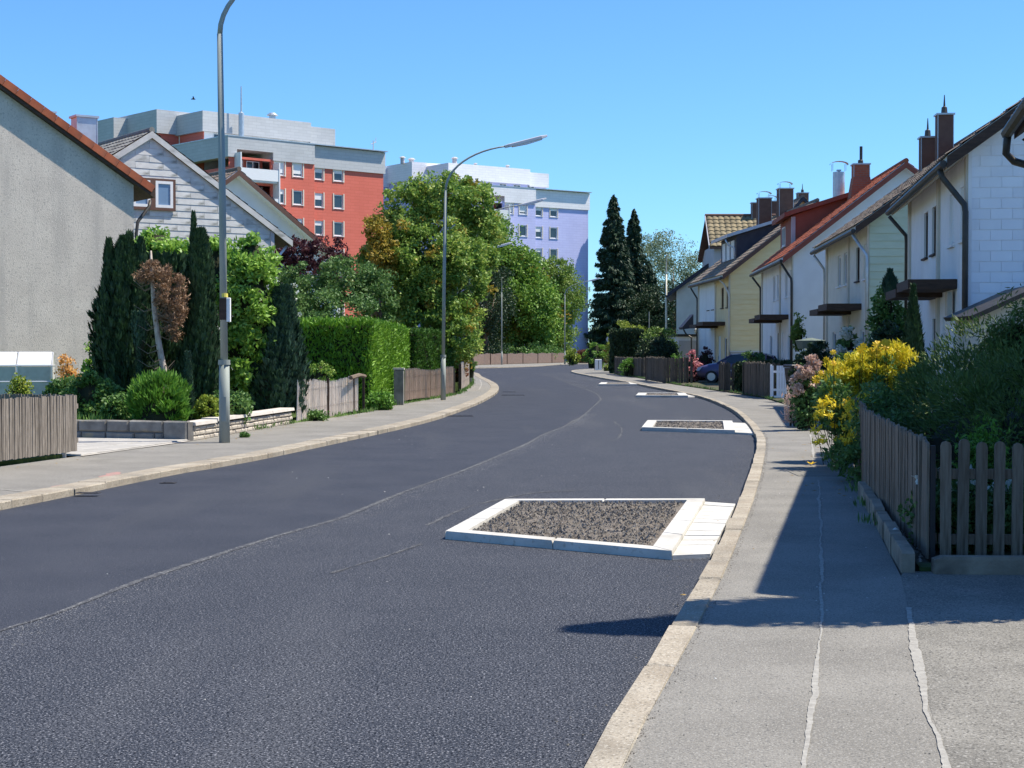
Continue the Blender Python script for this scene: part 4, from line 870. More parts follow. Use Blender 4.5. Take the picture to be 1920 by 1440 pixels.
def street_lamp(label, x, y, H, reach, d, z=.07, lean=(0, 0), r=.075, arm_r=3.0, headm=True, box=False, pm=None):
    m_pole = pm or globals()['m_pole']
    t = thing('street_lamp', label, 'street lamp', (x, y, z), 0, 'curved arm street lamps along the road')
    h1 = 1.3 if r > .06 else 1.0; zb = H - 1.6 - z
    MB().tube([(0, 0, 0), (0, 0, h1)], [r * 1.05, r], 14).build('pole_base', m_pole, t, smooth=True)
    MB().tube([(0, 0, h1), (lean[0] * .4, lean[1] * .4, zb * .6), (lean[0], lean[1], zb)], [r * .72, r * .68, r * .55], 14).build('pole', m_pole, t, smooth=True)
    MB().tube([(0, 0, h1 - .03), (0, 0, h1 + .05)], r * 1.15, 14).build('collar', m_pole, t)
    pts = []; n = 12; q = reach - .9
    for k in range(n + 1):
        a = k / n; pts.append((lean[0] + d[0] * q * (1 - math.cos(a * 1.35)) / (1 - math.cos(1.35)), lean[1] + d[1] * q * (1 - math.cos(a * 1.35)) / (1 - math.cos(1.35)), zb + 1.35 * math.sin(a * 1.35) / math.sin(1.35)))
    MB().tube(pts, [r * .5 - k * .0012 for k in range(n + 1)], 10).build('arm', m_pole, t, smooth=True)
    if headm: head(t, Vector(pts[-1]), d)
    MB().box(-r * .5, r * .5, -r * 1.02, -r * .9, .35, .75).build('access_door', m_pole, t)
    if box:
        MB().bev(.048, .105, -.05, .05, 1.97, 2.36, .008).build('sign_box', m_sign, t); MB().box(-.066, .046, -.06, .06, 2.0, 2.35).build('bracket', m_dkwood, t); MB().tube([(0, 0, 2.37), (0, 0, 2.43)], .064, 12).build('yellow_band', m_ygsign, t)
    return t
D2 = lambda a: (math.cos(R(a)), math.sin(R(a)))
gx, gy = G(421, 830, .07); street_lamp('nearest street lamp, tall grey green pole with small white box at left footpath', gx, gy, 8.3, 2.75, D2(8), lean=(-.05, 0), r=.085, box=True)
gx, gy = G(831, 750, .07); street_lamp('second street lamp with long tilted head seen against the blue sky', gx, gy, 7.92, 2.75, D2(8), lean=(.08, 0))
gx, gy = G(882, 718, .07); street_lamp('third street lamp, its head in front of the lavender block', gx, gy, 8.3, 3.15, D2(10))
street_lamp('fourth street lamp mostly hidden in the large tree, pale head showing', -3.35, 100, 8.2, 3.1, D2(12))
street_lamp('thin street lamp in front of the long low reed fence', P(941, 685, 155).x, 153.3, 8.6, 1.6, D2(-90), headm=False)
street_lamp('farthest street lamp beside the lavender tower, head over dark spruces', P(1059, 680, 160).x, 160, 8.6, 3.2, D2(0))
gx = P(1249, 654, 112).x; street_lamp('sunlit pale street lamp pole rising behind the far right shrubs', gx, 112, 8.4, 1.3, D2(-92), r=.10, headm=False, pm=m_pole_sunlit)
o = [c for c in bpy.data.objects if c.get('label', '').startswith('sunlit pale')][0]
MB().tube([(0, 0, 0), (0, 0, 4.4)], .03, 6).build('post', m_pole, thing('thin_post', 'thin grey post left of the sunlit lamp, behind the shrubs', 'post', (P(1217, 654, 125).x, 125, .1)))

# ================= FENCES =================
def picket_mesh(w_, h, th, mat, top='round'):
    m = MB(); pr = [(0, 0), (w_, 0), (w_, h - w_ * .45)]
    if top == 'round': pr += [(w_ * .85, h - w_ * .12), (w_ * .5, h), (w_ * .15, h - w_ * .12)]
    elif top == 'point': pr += [(w_ * .5, h)]
    else: pr = [(0, 0), (w_, 0), (w_, h), (0, h)]; return m.prism(pr, 'y', -th / 2, th / 2).mesh('picket', mat)
    pr += [(0, h - w_ * .45)]
    return m.prism(pr, 'y', -th / 2, th / 2).mesh('picket', mat)
def line_fence(par, a, b, zt, zb, sp, me, rails=(.25, .75), rmat=None, name='picket', jit=.004, w_=.08, hj=.02, rail_off=.03, skip=0):
    a, b = Vector(a), Vector(b); L_ = (b - a).length; d = (b - a) / L_; an = math.atan2(d.y, d.x); n = int(L_ / sp); nn = Vector((-d.y, d.x))
    for k in range(n):
        p = a + d * (k * sp)
        link(name, me, par, (p.x + random.gauss(0, jit), p.y + random.gauss(0, jit), zb + random.uniform(-hj, hj) * .5), (random.gauss(0, .008), random.gauss(0, .008), an + random.gauss(0, .02)), scale=(random.uniform(.94, 1.05), 1, random.uniform(1 - hj, 1 + hj)))
    for r_ in rails:
        z = zb + (zt - zb) * r_; m = MB(); q = nn * rail_off; q2 = nn * (rail_off + .035)
        m.hexa([tuple((*(a + q), z)), tuple((*(b + q), z)), tuple((*(b + q2), z)), tuple((*(a + q2), z))], [tuple((*(a + q), z + .07)), tuple((*(b + q), z + .07)), tuple((*(b + q2), z + .07)), tuple((*(a + q2), z + .07))]); m.build('rail', rmat or m_fence_r, par)
def posts(par, pts, h, mat, r=.04, name='post', z0=.05):
    for p in pts: MB().box(p[0] - r, p[0] + r, p[1] - r, p[1] + r, z0, h).build(name, mat, par)
# near corner picket fence
t = thing('picket_fence', 'weathered brown picket fence on stone edging at the near right corner', 'fence', (0, 0, 0))
me = picket_mesh(.078, .83, .02, m_fence_r); c0 = Vector((2.93, 11.24)); c1 = Vector((3.72, 16.9))
line_fence(t, (2.995, 11.18), (6.6, 11.02), .95, .13, .1225, me, rails=(.12, .68), rail_off=.02)
line_fence(t, c0, c1, .95, .13, .112, picket_mesh(.1, .83, .02, m_fence_r), rails=(.12, .68), rail_off=-.06)
t2 = thing('picket_fence', 'shorter brown picket section continuing behind the climber on the right', 'fence', (0, 0, 0))
line_fence(t2, (3.78, 17.1), (5.0, 23.6), .96, .12, .112, picket_mesh(.1, .86, .02, m_fence_r), rails=(.12, .68), rail_off=-.06)
posts(t, [(2.955, 11.22)], .92, m_black, .016); posts(t, [(3.76, 17.0)], .93, m_black, .03); posts(t2, [(5.03, 23.7)], .9, m_fence_r, .045); posts(t, [(6.65, 11.1)], .9, m_fence_r, .045)
# stone edging below
ed = thing('stone_edging', 'low brown grey edging stones below the near picket fence', 'edging', (0, 0, 0))
def edging(a, b, n, th, h, par):
    a, b = Vector(a), Vector(b); d = (b - a) / n; u = d.normalized(); q = Vector((-u.y, u.x)) * th
    for k in range(n):
        p = a + d * k + u * .012; e = a + d * (k + 1) - u * .012; j = random.uniform(-.012, .012); dz = random.uniform(-.012, .015)
        B = [(p.x + j, p.y), (e.x - j, e.y), (e.x + q.x - j, e.y + q.y), (p.x + q.x + j, p.y + q.y)]; cx = sum(v[0] for v in B) / 4; cy = sum(v[1] for v in B) / 4
        m = MB(); m.v += [(x, y, 0) for x, y in B] + [(x, y, h + dz - .02) for x, y in B] + [(x + (cx - x) * .08, y + (cy - y) * .08, h + dz) for x, y in B]
        m.f += [(0, 1, 5, 4), (1, 2, 6, 5), (2, 3, 7, 6), (3, 0, 4, 7), (4, 5, 9, 8), (5, 6, 10, 9), (6, 7, 11, 10), (7, 4, 8, 11), (8, 9, 10, 11)]
        m.build('edging_stone', m_edge, par)
m_edge = M('edging_stone_mat', (.22, .18, .14), (.32, .27, .21), 4, .9, .7, 50, rnd=.15, c3=(.12, .10, .08), s3=3)
edging((3.62, 16.7), (2.66, 10.9), 6, .09, .21, ed); edging((2.86, 10.82), (7.4, 10.62), 3, .11, .20, ed)
mb = MB()
for _ in range(500):
    k = random.random()
    if k < .45: p = Vector((2.82, 11.0)).lerp(Vector((3.75, 16.8)), random.random()) + Vector((random.uniform(-.03, .12), 0))
    else: p = Vector((random.uniform(2.95, 7), random.uniform(10.85, 11.15)))
    s = random.uniform(.008, .022); b = Vector((p.x, p.y, .13)); mb.add([b + Vector((s, 0, 0)), b + Vector((-s * .5, s, 0)), b + Vector((-s * .6, -s, 0)), b + Vector((0, 0, s))], [(0, 1, 3), (1, 2, 3), (2, 0, 3)])
mb.build('edge_gravel', m_chips, kind='stuff')
peb = thing('white_pebble', 'white speckled stone lying on the edging below the picket fence', 'stone', (2.93, 12.2, .2))
MB().tube([(-.02, 0, .012), (0, .005, .018), (.025, 0, .012)], [.008, .018, .008], 8).build('stone', m_peb, peb, smooth=True)

# left slat fence
t = thing('slat_fence', 'grey weathered fence of narrow upright slats at the left edge', 'fence', (0, 0, 0))
sm = picket_mesh(.038, .80, .022, m_fence_l, 'flat'); a, b = Vector((-7.55, 16.5)), Vector((-6.18, 22.72))
line_fence(t, a, b, .9, .15, .0455, sm, rails=(.15, .8), rmat=m_fence_l, name='slat', jit=.002, hj=.015, rail_off=.02)
posts(t, [tuple(a.lerp(b, k) + Vector((-.07, 0))) for k in (.25, .62, .96)], .86, m_cap, .03)
# return along the drive
line_fence(t, (-6.2, 22.76), (-7.6, 23.1), .9, .15, .0455, sm, rails=(.15, .8), rmat=m_fence_l, name='slat', jit=.002, hj=.015, rail_off=-.05)
# raised wall: dark rough blocks facing camera, capped stretch along the footpath
t = thing('stone_wall', 'low garden wall of large dark stone blocks beside the paved drive', 'wall', (0, 0, 0))
A = Vector((-5.36, 26.45)); B = Vector((-8.4, 27.35)); u = (B - A).normalized(); n_ = Vector((u.y, -u.x)); n_ = n_ if n_.y < 0 else -n_
def block_stone(par, A, u, n, x0, x1, z0, z1, out, mat, dep=.22):
    a0 = A + u * x0; a1 = A + u * x1; i = .02; j = lambda: random.uniform(-.006, .006)
    B = [(*(a0 - n * dep), z0), (*(a0 + n * (out + j())), z0), (*(a1 + n * (out + j())), z0), (*(a1 - n * dep), z0)]
    T = [(B[0][0], B[0][1], z1 + j()), (B[1][0], B[1][1], z1 + j()), (B[2][0], B[2][1], z1 + j()), (B[3][0], B[3][1], z1 + j())]
    m = MB().hexa(B, T)
    f0 = a0 + u * i + n * (out + .022); f1 = a1 - u * i + n * (out + .022)       # proud, bevelled face
    k = len(m.v); m.v += [(*f0, z0 + i), (*f1, z0 + i), (*f1, z1 - i), (*f0, z1 - i)]
    m.f = [f for f in m.f if set(f) != {1, 2, 6, 5}] + [(1, 2, k + 1, k), (2, 6, k + 2, k + 1), (6, 5, k + 3, k + 2), (5, 1, k, k + 3), (k, k + 1, k + 2, k + 3)]
    m.build('stone', mat, par)
MB().hexa([(*A, 0), (*B, 0), (*(B - n_ * .2), 0), (*(A - n_ * .2), 0)], [(*(A), .38), (*(B), .38), (*(B - n_ * .2), .38), (*(A - n_ * .2), .38)]).build('core', m_mortar, t)
x = .02; 
for i, l_ in enumerate([.42, .62, .40, .52, .36, .58]): block_stone(t, A, u, n_, x, x + l_, .215 if i else .07, .40, .01, m_stone, .1); x += l_ + .02
x = .46
for l_ in [.14, .36, .52, .44, .4, .5, .3]: block_stone(t, A, u, n_, x, x + l_, .07, .20, .01, m_stone, .1); x += l_ + .02
t = thing('stone_wall', 'low pale walling with white coping beside the footpath near the first lamp', 'wall', (0, 0, 0))
A = Vector((-5.33, 26.62)); B = Vector((-4.52, 32.75)); u = (B - A).normalized(); n_ = Vector((u.y, -u.x)); L_ = (B - A).length
MB().hexa([(*A, 0), (*B, 0), (*(B - n_ * .2), 0), (*(A - n_ * .2), 0)], [(*A, .30), (*B, .30), (*(B - n_ * .2), .30), (*(A - n_ * .2), .30)]).build('core', m_mortar, t)
for row in range(3):
    x = .0 - row * .07
    while x < L_ - .1:
        l_ = random.choice([.16, .22, .28, .34]); a_ = max(x, 0); e = min(x + l_, L_)
        if e - a_ > .05: block_stone(t, A, u, n_, a_, e, .06 + row * .085, .06 + row * .085 + .075, random.uniform(.0, .02), m_stonel, .05)
        x += l_ + .012
for k, (s0, s1, z) in enumerate([(0, 1.15, .32), (1.2, 3.1, .34), (3.12, 4.6, .34), (4.62, L_, .34)]):
    a_ = A + u * s0; e = A + u * s1; MB().hexa([(*(a_ + n_ * .07), z), (*(e + n_ * .07), z), (*(e - n_ * .25), z), (*(a_ - n_ * .25), z)], [(*(a_ + n_ * .06), z + .055), (*(e + n_ * .06), z + .055), (*(e - n_ * .24), z + .055), (*(a_ - n_ * .24), z + .055)]).build('coping_stone', m_cap, t)
# reed fences
def reed(label, a, b, zb0, zb1, h, mat, dr=.011, lean=.05, wav=.03):
    t = thing('reed_fence', label, 'fence', (0, 0, 0), 0, 'reed cane fences along the left footpath'); a, b = Vector(a), Vector(b); L_ = (b - a).length; n = int(L_ / (dr * 1.8)); u = (b - a) / L_; m = MB(); bk = []
    for k in range(n):
        s = k / n; p = a.lerp(b, s); z0 = zb0 + (zb1 - zb0) * s + wav * (math.sin(s * 9) * .5 + random.uniform(-.25, .25)); hh = h * (1 + wav * math.sin(s * 7 + 1)) * random.uniform(.95, 1.04)
        ln = lean * math.sin(s * 5 + 2) + random.gauss(0, .02); r_ = dr * random.uniform(.7, 1.3); q = Vector((-u.y, u.x)) * random.uniform(-.012, .012)
        c = [Vector((p.x + q.x, p.y + q.y, z0)), Vector((p.x + q.x + u.x * ln, p.y + q.y + u.y * ln, z0 + hh))]; m.tube(c, [r_, r_ * .85], 4, caps=False)
    m.build('cane', mat, t, kind='stuff')
    for z in (.3, .8):
        MB().tube([(*(a + Vector((.03, 0))), zb0 + h * z), (*(b + Vector((.03, 0))), zb1 + h * z)], .003, 4).build('wire', m_gutter, t)
    return t
t = reed('bleached pale reed fence leaning beside the hedge, nearest of the reed fences', (-4.46, 33.1), (-3.72, 38.6), .10, .10, .80, m_reed); posts(t, [(-4.1, 35.6), (-3.78, 38.1), (-3.62, 39.0)], .95, m_dkwood, .03)
MB().tube([(-3.72, 36.9, .93), (-3.66, 38.4, .97), (-3.6, 39.1, .93)], .05, 6).build('log_rail', m_bark, t)
t = thing('gate_pillar', 'dark stone gate pillar with pale edge between the two reed fences', 'pillar', (P(748, 763, 43.6).x, 43.6, .05)); MB().bev(-.13, .13, -.13, .13, 0, .98, .02).build('shaft', m_stone, t); MB().box(-.15, .15, -.15, .15, .981, 1.03).build('cap', m_cap, t)
t = reed('tan reed fence between gate pillar and second lamp', (-2.98, 44.4), (-1.95, 53.0), .16, .12, .84, m_reedb, lean=.02); posts(t, [(-2.5, 48.5), (-1.93, 53.2)], .95, m_bark, .035)
t = reed('short reed fence stub before the third lamp', (-1.86, 58.5), (-1.8, 67.0), .1, .1, .95, m_reed, lean=.03); posts(t, [(-1.9, 58.4), (-1.9, 62)], 1.05, m_dkwood, .05)
t = thing('reed_fence', 'long low brown reed fence along the far side of the junction', 'fence', (0, 0, 0)); m = MB(); a, b = Vector((-14, 139.8)), Vector((-3.7, 150.0)); c = Vector((5.9, 177.8))
for (p, q) in ((a, b), (b, c)):
    n = int((q - p).length / .07)
    for k in range(n): s = p.lerp(q, k / n); hh = 1.02 + .04 * math.sin(k * .13) + random.uniform(-.03, .03); m.tube([(s.x, s.y, .1), (s.x + random.gauss(0, .01), s.y, .1 + hh)], .042, 4)
m.build('cane', m_reedb, t, kind='stuff'); posts(t, [tuple(b.lerp(c, k / 6) + Vector((.0, -.1))) for k in range(7)], 1.15, m_dkwood, .06)

# right side dark fences further along
def board_fence(label, pts, h, w_=.11, sp=.125, mat=None, grp='dark timber fences before the far row houses'):
    t = thing('board_fence', label, 'fence', (0, 0, 0), 0, grp); me = picket_mesh(w_, h, .022, mat or m_fence_d)
    for a, b in zip(pts[:-1], pts[1:]): line_fence(t, a, b, h + .1, .1, sp, me, rails=(.2, .78), rmat=mat or m_fence_d, hj=.03)
    posts(t, pts, h + .05, m_fence_d, .05); return t
Gz = lambda x, y: G(x, y, .09)
board_fence('farthest dark timber fence on the right beside the junction shrubs', [(6.25, 97), (6.2, 93.5), (6.9, 85), (7.35, 84.4), (8.9, 84.2)], 1.02)
board_fence('dark timber fence with pink flowers behind it, second from the junction', [(6.55, 78), (6.72, 70.5), (7.85, 70.0)], 1.12)
board_fence('dark timber fence hiding the front of the purple blue car', [(7.55, 58.0), (7.62, 57.2), (8.5, 57.0)], 1.0, .2, .22)
board_fence('dark brown fence panel left of the white gate', [(7.72, 53.2), (7.85, 49.4), (8.4, 49.2)], 1.08, .14, .15)
t = thing('garden_gate', 'white painted garden gate standing open on the right footpath', 'gate', (P(1447, 654, 48.5).x, 48.5, .12))
gm = picket_mesh(.075, .93, .02, m_gatew, 'flat')
for k in range(7):
    if k not in (1,): link('picket', gm, t, (k * .083 - .02, -.05 * k * .2, .04), (0, 0, -.05))
MB().box(0, .52, .03, .06, .2, .27).build('rail', m_gatew, t); MB().box(0, .52, .03, .06, .75, .82).build('rail', m_gatew, t); MB().tube([(.0, .1, 0), (.0, .1, 1.0)], .03, 8).build('post', m_gatew, t); MB().box(.06, .45, -.07, -.04, .0, .06).build('kick_strip', m_gatew, t)

# ================= CAR =================
def car(org, ang):
    t = thing('parked_car', 'purple blue hatchback with silver roof parked in the drive behind the timber fence', 'car', (org[0], org[1], .1), ang)
    prof = [(0, .42, .62, .62), (.12, .28, .78, .74), (.6, .24, .92, .84), (1.15, .24, .99, .86), (2.2, .24, 1.0, .87), (3.2, .24, 1.02, .86), (3.75, .26, 1.04, .82), (4.0, .38, .98, .72)]
    m = MB(); R_ = []
    for (x, zb, zt, hw) in prof:
        k = len(m.v); R_.append(k)
        m.v += [(x, -hw * .86, zb), (x, -hw, zb + .12), (x, -hw * 1.0, (zb + zt) / 2), (x, -hw * .97, zt - .06), (x, -hw * .84, zt), (x, 0, zt + .03), (x, hw * .84, zt), (x, hw * .97, zt - .06), (x, hw, (zb + zt) / 2), (x, hw, zb + .12), (x, hw * .86, zb)]
    for a, b in zip(R_[:-1], R_[1:]):
        for j in range(11): j2 = (j + 1) % 11; m.f.append((a + j, b + j, b + j2, a + j2))
    m.f.append(tuple(R_[0] + j for j in range(11))); m.f.append(tuple(R_[-1] + j for j in range(11))[::-1])
    body = m.build('body', m_car, t, smooth=True)
    c = MB(); cp = [(1.0, .98, .99, .74), (1.75, .98, 1.40, .62), (2.4, .98, 1.47, .60), (3.2, .98, 1.45, .60), (3.7, .98, 1.30, .60), (3.92, .98, 1.0, .68)]; R_ = []
    for (x, zb, zt, hw) in cp:
        k = len(c.v); R_.append(k); c.v += [(x, -.78, zb), (x, -hw, zt), (x, hw, zt), (x, .78, zb)]
    for a, b in zip(R_[:-1], R_[1:]):
        for j in range(3): c.f.append((a + j, b + j, b + j + 1, a + j + 1))
    gl = c.build('windows', m_glass, t, smooth=False)
    r = MB().prism([(1.65, 1.38), (2.4, 1.475), (3.25, 1.455), (3.75, 1.33), (3.75, 1.35), (3.25, 1.50), (2.4, 1.515), (1.65, 1.41)], 'y', -.61, .61); r.build('roof', m_carw, t)
    pl = MB()
    for s in (-1, 1):
        for (x0, x1, z1) in ((1.0, 1.72, 1.41), (2.5, 2.5, 1.46), (3.4, 3.4, 1.44), (3.93, 3.68, 1.36)):
            pl.tube([(x0, s * .79, .98), (x1, s * .635, z1)], .035, 5)
    pl.build('pillar', m_car, t)
    for x in (.75, 3.25):
        for s in (-1, 1):
            w_ = MB().tube([(x, s * .88, .3), (x, s * .68, .3)], .31, 20).build('wheel', m_black, t); MB().tube([(x, s * .90, .3), (x, s * .86, .3)], .20, 14).build('rim', m_rim, w_)
    for s in (-1, 1):
        MB().hexa([(-.01, s * .62 - .12, .6), (.14, s * .70 - .1, .6), (.14, s * .70 + .1, .6), (-.01, s * .62 + .12, .6)], [(.05, s * .62 - .1, .76), (.3, s * .70 - .08, .80), (.3, s * .70 + .08, .80), (.05, s * .62 + .1, .76)]).build('headlight', m_carw, t)
        MB().box(3.9, 4.02, s * .6 - .1, s * .6 + .1, .75, .98).build('taillight', m_redlens, t); MB().box(1.35, 1.5, s * .86 - .09, s * .86 + .09, .98, 1.12).build('mirror', m_car, t)
    MB().box(-.03, .01, -.26, .26, .38, .49).build('number_plate', m_sign, t); MB().box(-.02, .04, -.55, .55, .28, .36).build('grille', m_black, t)
    MB().box(1.3, 3.3, -.885, -.872, .58, .63).build('trim_strip', m_carw, t)
car((P(1311, 654, 71.5).x, 71.8), R(-14))
for o_ in bpy.data.objects:
    if o_.name == 'parked_car': o_.scale = (.9, .9, .88)

# ================= SMALL THINGS =================
# greenhouse on the left lawn
gp = P(97, 654, 41); t = thing('greenhouse', 'small aluminium greenhouse with translucent white panes against the stucco wall', 'greenhouse', (gp.x, gp.y, .32), R(12))
Wg, Dg, He, Hr = 2.6, 1.0, .85, 1.18
fr = MB()
for x in (-Wg, -Wg * .66, -Wg * .33, 0): 
    for y in (0, Dg): fr.box(x - .018, x + .018, y - .018, y + .018, 0, He)
    fr.tube([(x, 0, He), (x, Dg * .5, Hr)], .018, 5); fr.tube([(x, Dg, He), (x, Dg * .5, Hr)], .018, 5)
for y, z in ((0, He), (Dg, He), (Dg * .5, Hr), (0, .05), (0, He * .52)): fr.tube([(-Wg, y, z), (0, y, z)], .02, 5)
fr.tube([(0, 0, He), (0, Dg, He)], .018, 5); fr.tube([(0, 0, .05), (0, Dg, .05)], .018, 5); fr.build('frame', m_alu, t)
for k in range(3):
    x0 = -Wg + k * Wg / 3 + .025; x1 = x0 + Wg / 3 - .05
    MB().hexa([(x0, .01, He + .02), (x1, .01, He + .02), (x1, Dg * .5 - .02, Hr + .01), (x0, Dg * .5 - .02, Hr + .01)], [(x0, .01, He + .03), (x1, .01, He + .03), (x1, Dg * .5 - .02, Hr + .02), (x0, Dg * .5 - .02, Hr + .02)]).build('roof_pane', m_gatew, t)
    MB().box(x0, x1, -.004, .004, .07, He * .5).build('pane', m_poly, t); MB().box(x0, x1, -.004, .004, He * .54, He - .03).build('pane', m_poly, t)
MB().prism([(.02, .07), (Dg - .02, .07), (Dg - .02, He - .02), (Dg * .5, Hr - .03), (.02, He - .02)], 'x', -.004, .004).build('end_pane', m_poly, t)
# street name sign and board at the junction
p = P(1143, 654, 116); t = thing('street_sign', 'white street name plate on a thin pole at the far junction', 'sign', (p.x, p.y, .08)); MB().tube([(0, 0, 0), (0, 0, 2.3)], .035, 8).build('pole', m_pole, t)
MB().box(.03, .75, -.02, .02, 1.62, 1.78).build('name_plate', m_sign, t)
MB().tube([(-.0, .05, 2.2), (-.0, .09, 2.2)], .26, 8).build('round_sign_back', m_lamp, t)
p = P(1122, 654, 113); t = thing('utility_cabinet', 'small grey white framed box standing at the tip of the far right footpath', 'cabinet', (p.x, p.y, .08)); MB().bev(-.24, .24, -.15, .15, .02, .78, .02).build('body', m_sign, t)
f_ = MB()
for dx in (-.30, .27): f_.box(dx, dx + .03, -.19, -.155, 0, .86)
f_.box(-.36, .36, -.19, -.155, .861, .90); f_.build('frame', m_gutter, t); MB().box(-.02, .02, -.153, -.1505, .1, .7).build('door_gap', m_gutter, t)
# parasol, bins, bird
p = P(1520, 654, 43); t = thing('parasol', 'flat grey green garden parasol behind the hydrangea', 'parasol', (p.x, p.y, .1)); MB().tube([(0, 0, 0), (0, 0, 1.75)], .025, 8).build('pole', m_alu, t)
m = MB(); n = 8
for k in range(n): a = 6.283 * k / n; m.v.append((math.cos(a) * .42, math.sin(a) * .42, 1.72)); 
for k in range(n): a = 6.283 * k / n; m.v.append((math.cos(a) * .34, math.sin(a) * .32, 1.50))
m.v.append((0, 0, 1.8)); m.f += [(k, (k + 1) % n, 16) for k in range(n)] + [(8 + k, 8 + (k + 1) % n, (k + 1) % n, k) for k in range(n)]; m.build('canopy', m_parasol, t)
p = P(1495, 654, 46); t = thing('waste_bin', 'black wheeled waste bin behind the white gate', 'bin', (p.x, p.y, .1), .2); MB().hexa([(-.2, -.22, .08), (.2, -.22, .08), (.2, .22, .08), (-.2, .22, .08)], [(-.28, -.3, .95), (.28, -.3, .95), (.28, .3, .95), (-.28, .3, .95)]).build('body', m_black, t); MB().bev(-.3, .3, -.33, .33, .96, 1.05, .03).build('lid', m_black, t)
for s in (-1, 1): MB().tube([(s * .22, .25, .1), (s * .26, .25, .1)], .1, 12).build('wheel', m_black, t)
t = thing('bird', 'tiny dark bird flying in the sky above the red block', 'bird', P(362, 186, 120)); m = MB().tube([(-.16, 0, 0), (-.05, 0, .02), (.08, 0, 0), (.2, 0, -.01)], [.02, .05, .045, .01], 6); m.add([(-.02, 0, .03), (.08, 0, .03), (.12, .3, .14), (.02, .32, .14)], [(0, 1, 2, 3)]); m.add([(-.02, 0, .03), (.08, 0, .03), (.12, -.3, .16), (.02, -.32, .16)], [(0, 1, 2, 3)]); m.build('body', m_black, t, smooth=True)

# ================= PLANTS =================
GZ = .3
def at(px, D, z=GZ): p = P(px, 654, D); return (p.x, p.y, z)
def zt(py, D): return P(960, py, D).z
def wpx(n, D): return n * D / F
def yew(label, px, D, pw, ptop, mat, kind='columnar_yew', cat='conifer', n=14000, prof=None, ls=.17, lw=.05, z=GZ, group=None, lobn=6, corek=.8, off=(0, 0), up=1.4, depth=.25, stem=m_inner):
    H = zt(ptop, D) - z; r = wpx(pw / 2, D); pf = prof or (lambda h: max(.03, (math.sin(min(1, h * 1.9 + .22) * 1.57)) * (1 - max(0, h - .45) / .55) ** .55))
    t = thing(kind, label, cat, at(px, D, z), 0, group); f = (lambda h: pf(h) * r)
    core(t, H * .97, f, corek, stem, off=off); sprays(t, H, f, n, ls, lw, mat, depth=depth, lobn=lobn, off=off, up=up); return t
# evergreen group by the first lamp
egg = lambda h: max(.02, math.sin(math.pi * min(1, (h * .92 + .06)) ** .9) ** .6) * (1 if h < .6 else 1 - (h - .6) * .9)
t = yew('broad dark yew with pointed plumes in front of the stucco wall', 236, 31, 126, 446, l_yew, n=26000, prof=egg, lobn=9, kind='yew_tree', depth=.2)
for (dx, top, r_) in ((-.28, 455, .16), (.05, 440, .18), (.30, 452, .16), (-.05, 462, .2), (.18, 470, .2)):
    H = zt(top, 31) - GZ; 
    o = sprays(t, 1.3, lambda h: .04 + r_ * (1 - h) ** .7, 1500, .15, .045, l_yew, name='plume', up=2); o.location = (dx, random.uniform(-.2, .2), H - 1.25)
t = yew('tall narrow dark yew just left of the nearest lamp', 376, 30.2, 86, 432, l_yew, n=17000, prof=lambda h: max(.05, (.8 + .2 * math.sin(h * 7)) * (1 - max(0, h - .75) / .25 * .8)), lobn=5)
o = sprays(t, 1.0, lambda h: .03 + .09 * (1 - h), 800, .14, .04, l_yew, name='plume', up=2); o.location = (-.12, 0, zt(404, 30.2) - GZ - .95)
# half dead conifer with bare leaning trunk
D = 29.6; t = thing('dying_conifer', 'half dead conifer with brown needles and a bare leaning trunk', 'conifer', at(312, D), 0)
x = lambda px: wpx(px - 312, D); z_ = lambda py: zt(py, D) - GZ
MB().tube([(x(314), 0, 0), (x(308), 0, z_(700)), (x(297), 0, z_(640)), (x(290), 0, z_(580)), (x(285), 0, z_(510)), (x(284), 0, z_(470))], [.07, .062, .055, .05, .035, .015], 9).build('trunk', m_barkp, t, smooth=True)
bm_ = MB()
for k in range(22):
    h = random.uniform(z_(690), z_(520)); s = random.choice([-1, 1]); xx = x(308) + (x(285) - x(308)) * (h - z_(700)) / (z_(510) - z_(700)); L_ = random.uniform(.2, .5)
    bm_.tube([(xx, 0, h), (xx + s * L_ * .5, random.uniform(-.2, .1), h - .08), (xx + s * L_, random.uniform(-.25, .15), h + .05)], [.014, .010, .004], 4)
bm_.build('bare_branch', m_bark, t)
crown(t, [(x(290), -.05, z_(508), .18, .25, .18), (x(308), 0, z_(550), .16, .25, .55), (x(322), .05, z_(600), .15, .22, .45), (x(270), -.1, z_(520), .12, .15, .10), (x(335), .1, z_(560), .10, .2, .5)], 9000, .08, .016, l_dead, 260, .10, up=.5, name='dead_foliage')
# inner darkness behind: dark thuja
yew('dark conifer filling the gap behind the dying conifer', 305, 32.0, 150, 478, l_yew, n=16000, prof=lambda h: .9 - .5 * max(0, h - .6), kind='dark_conifer')
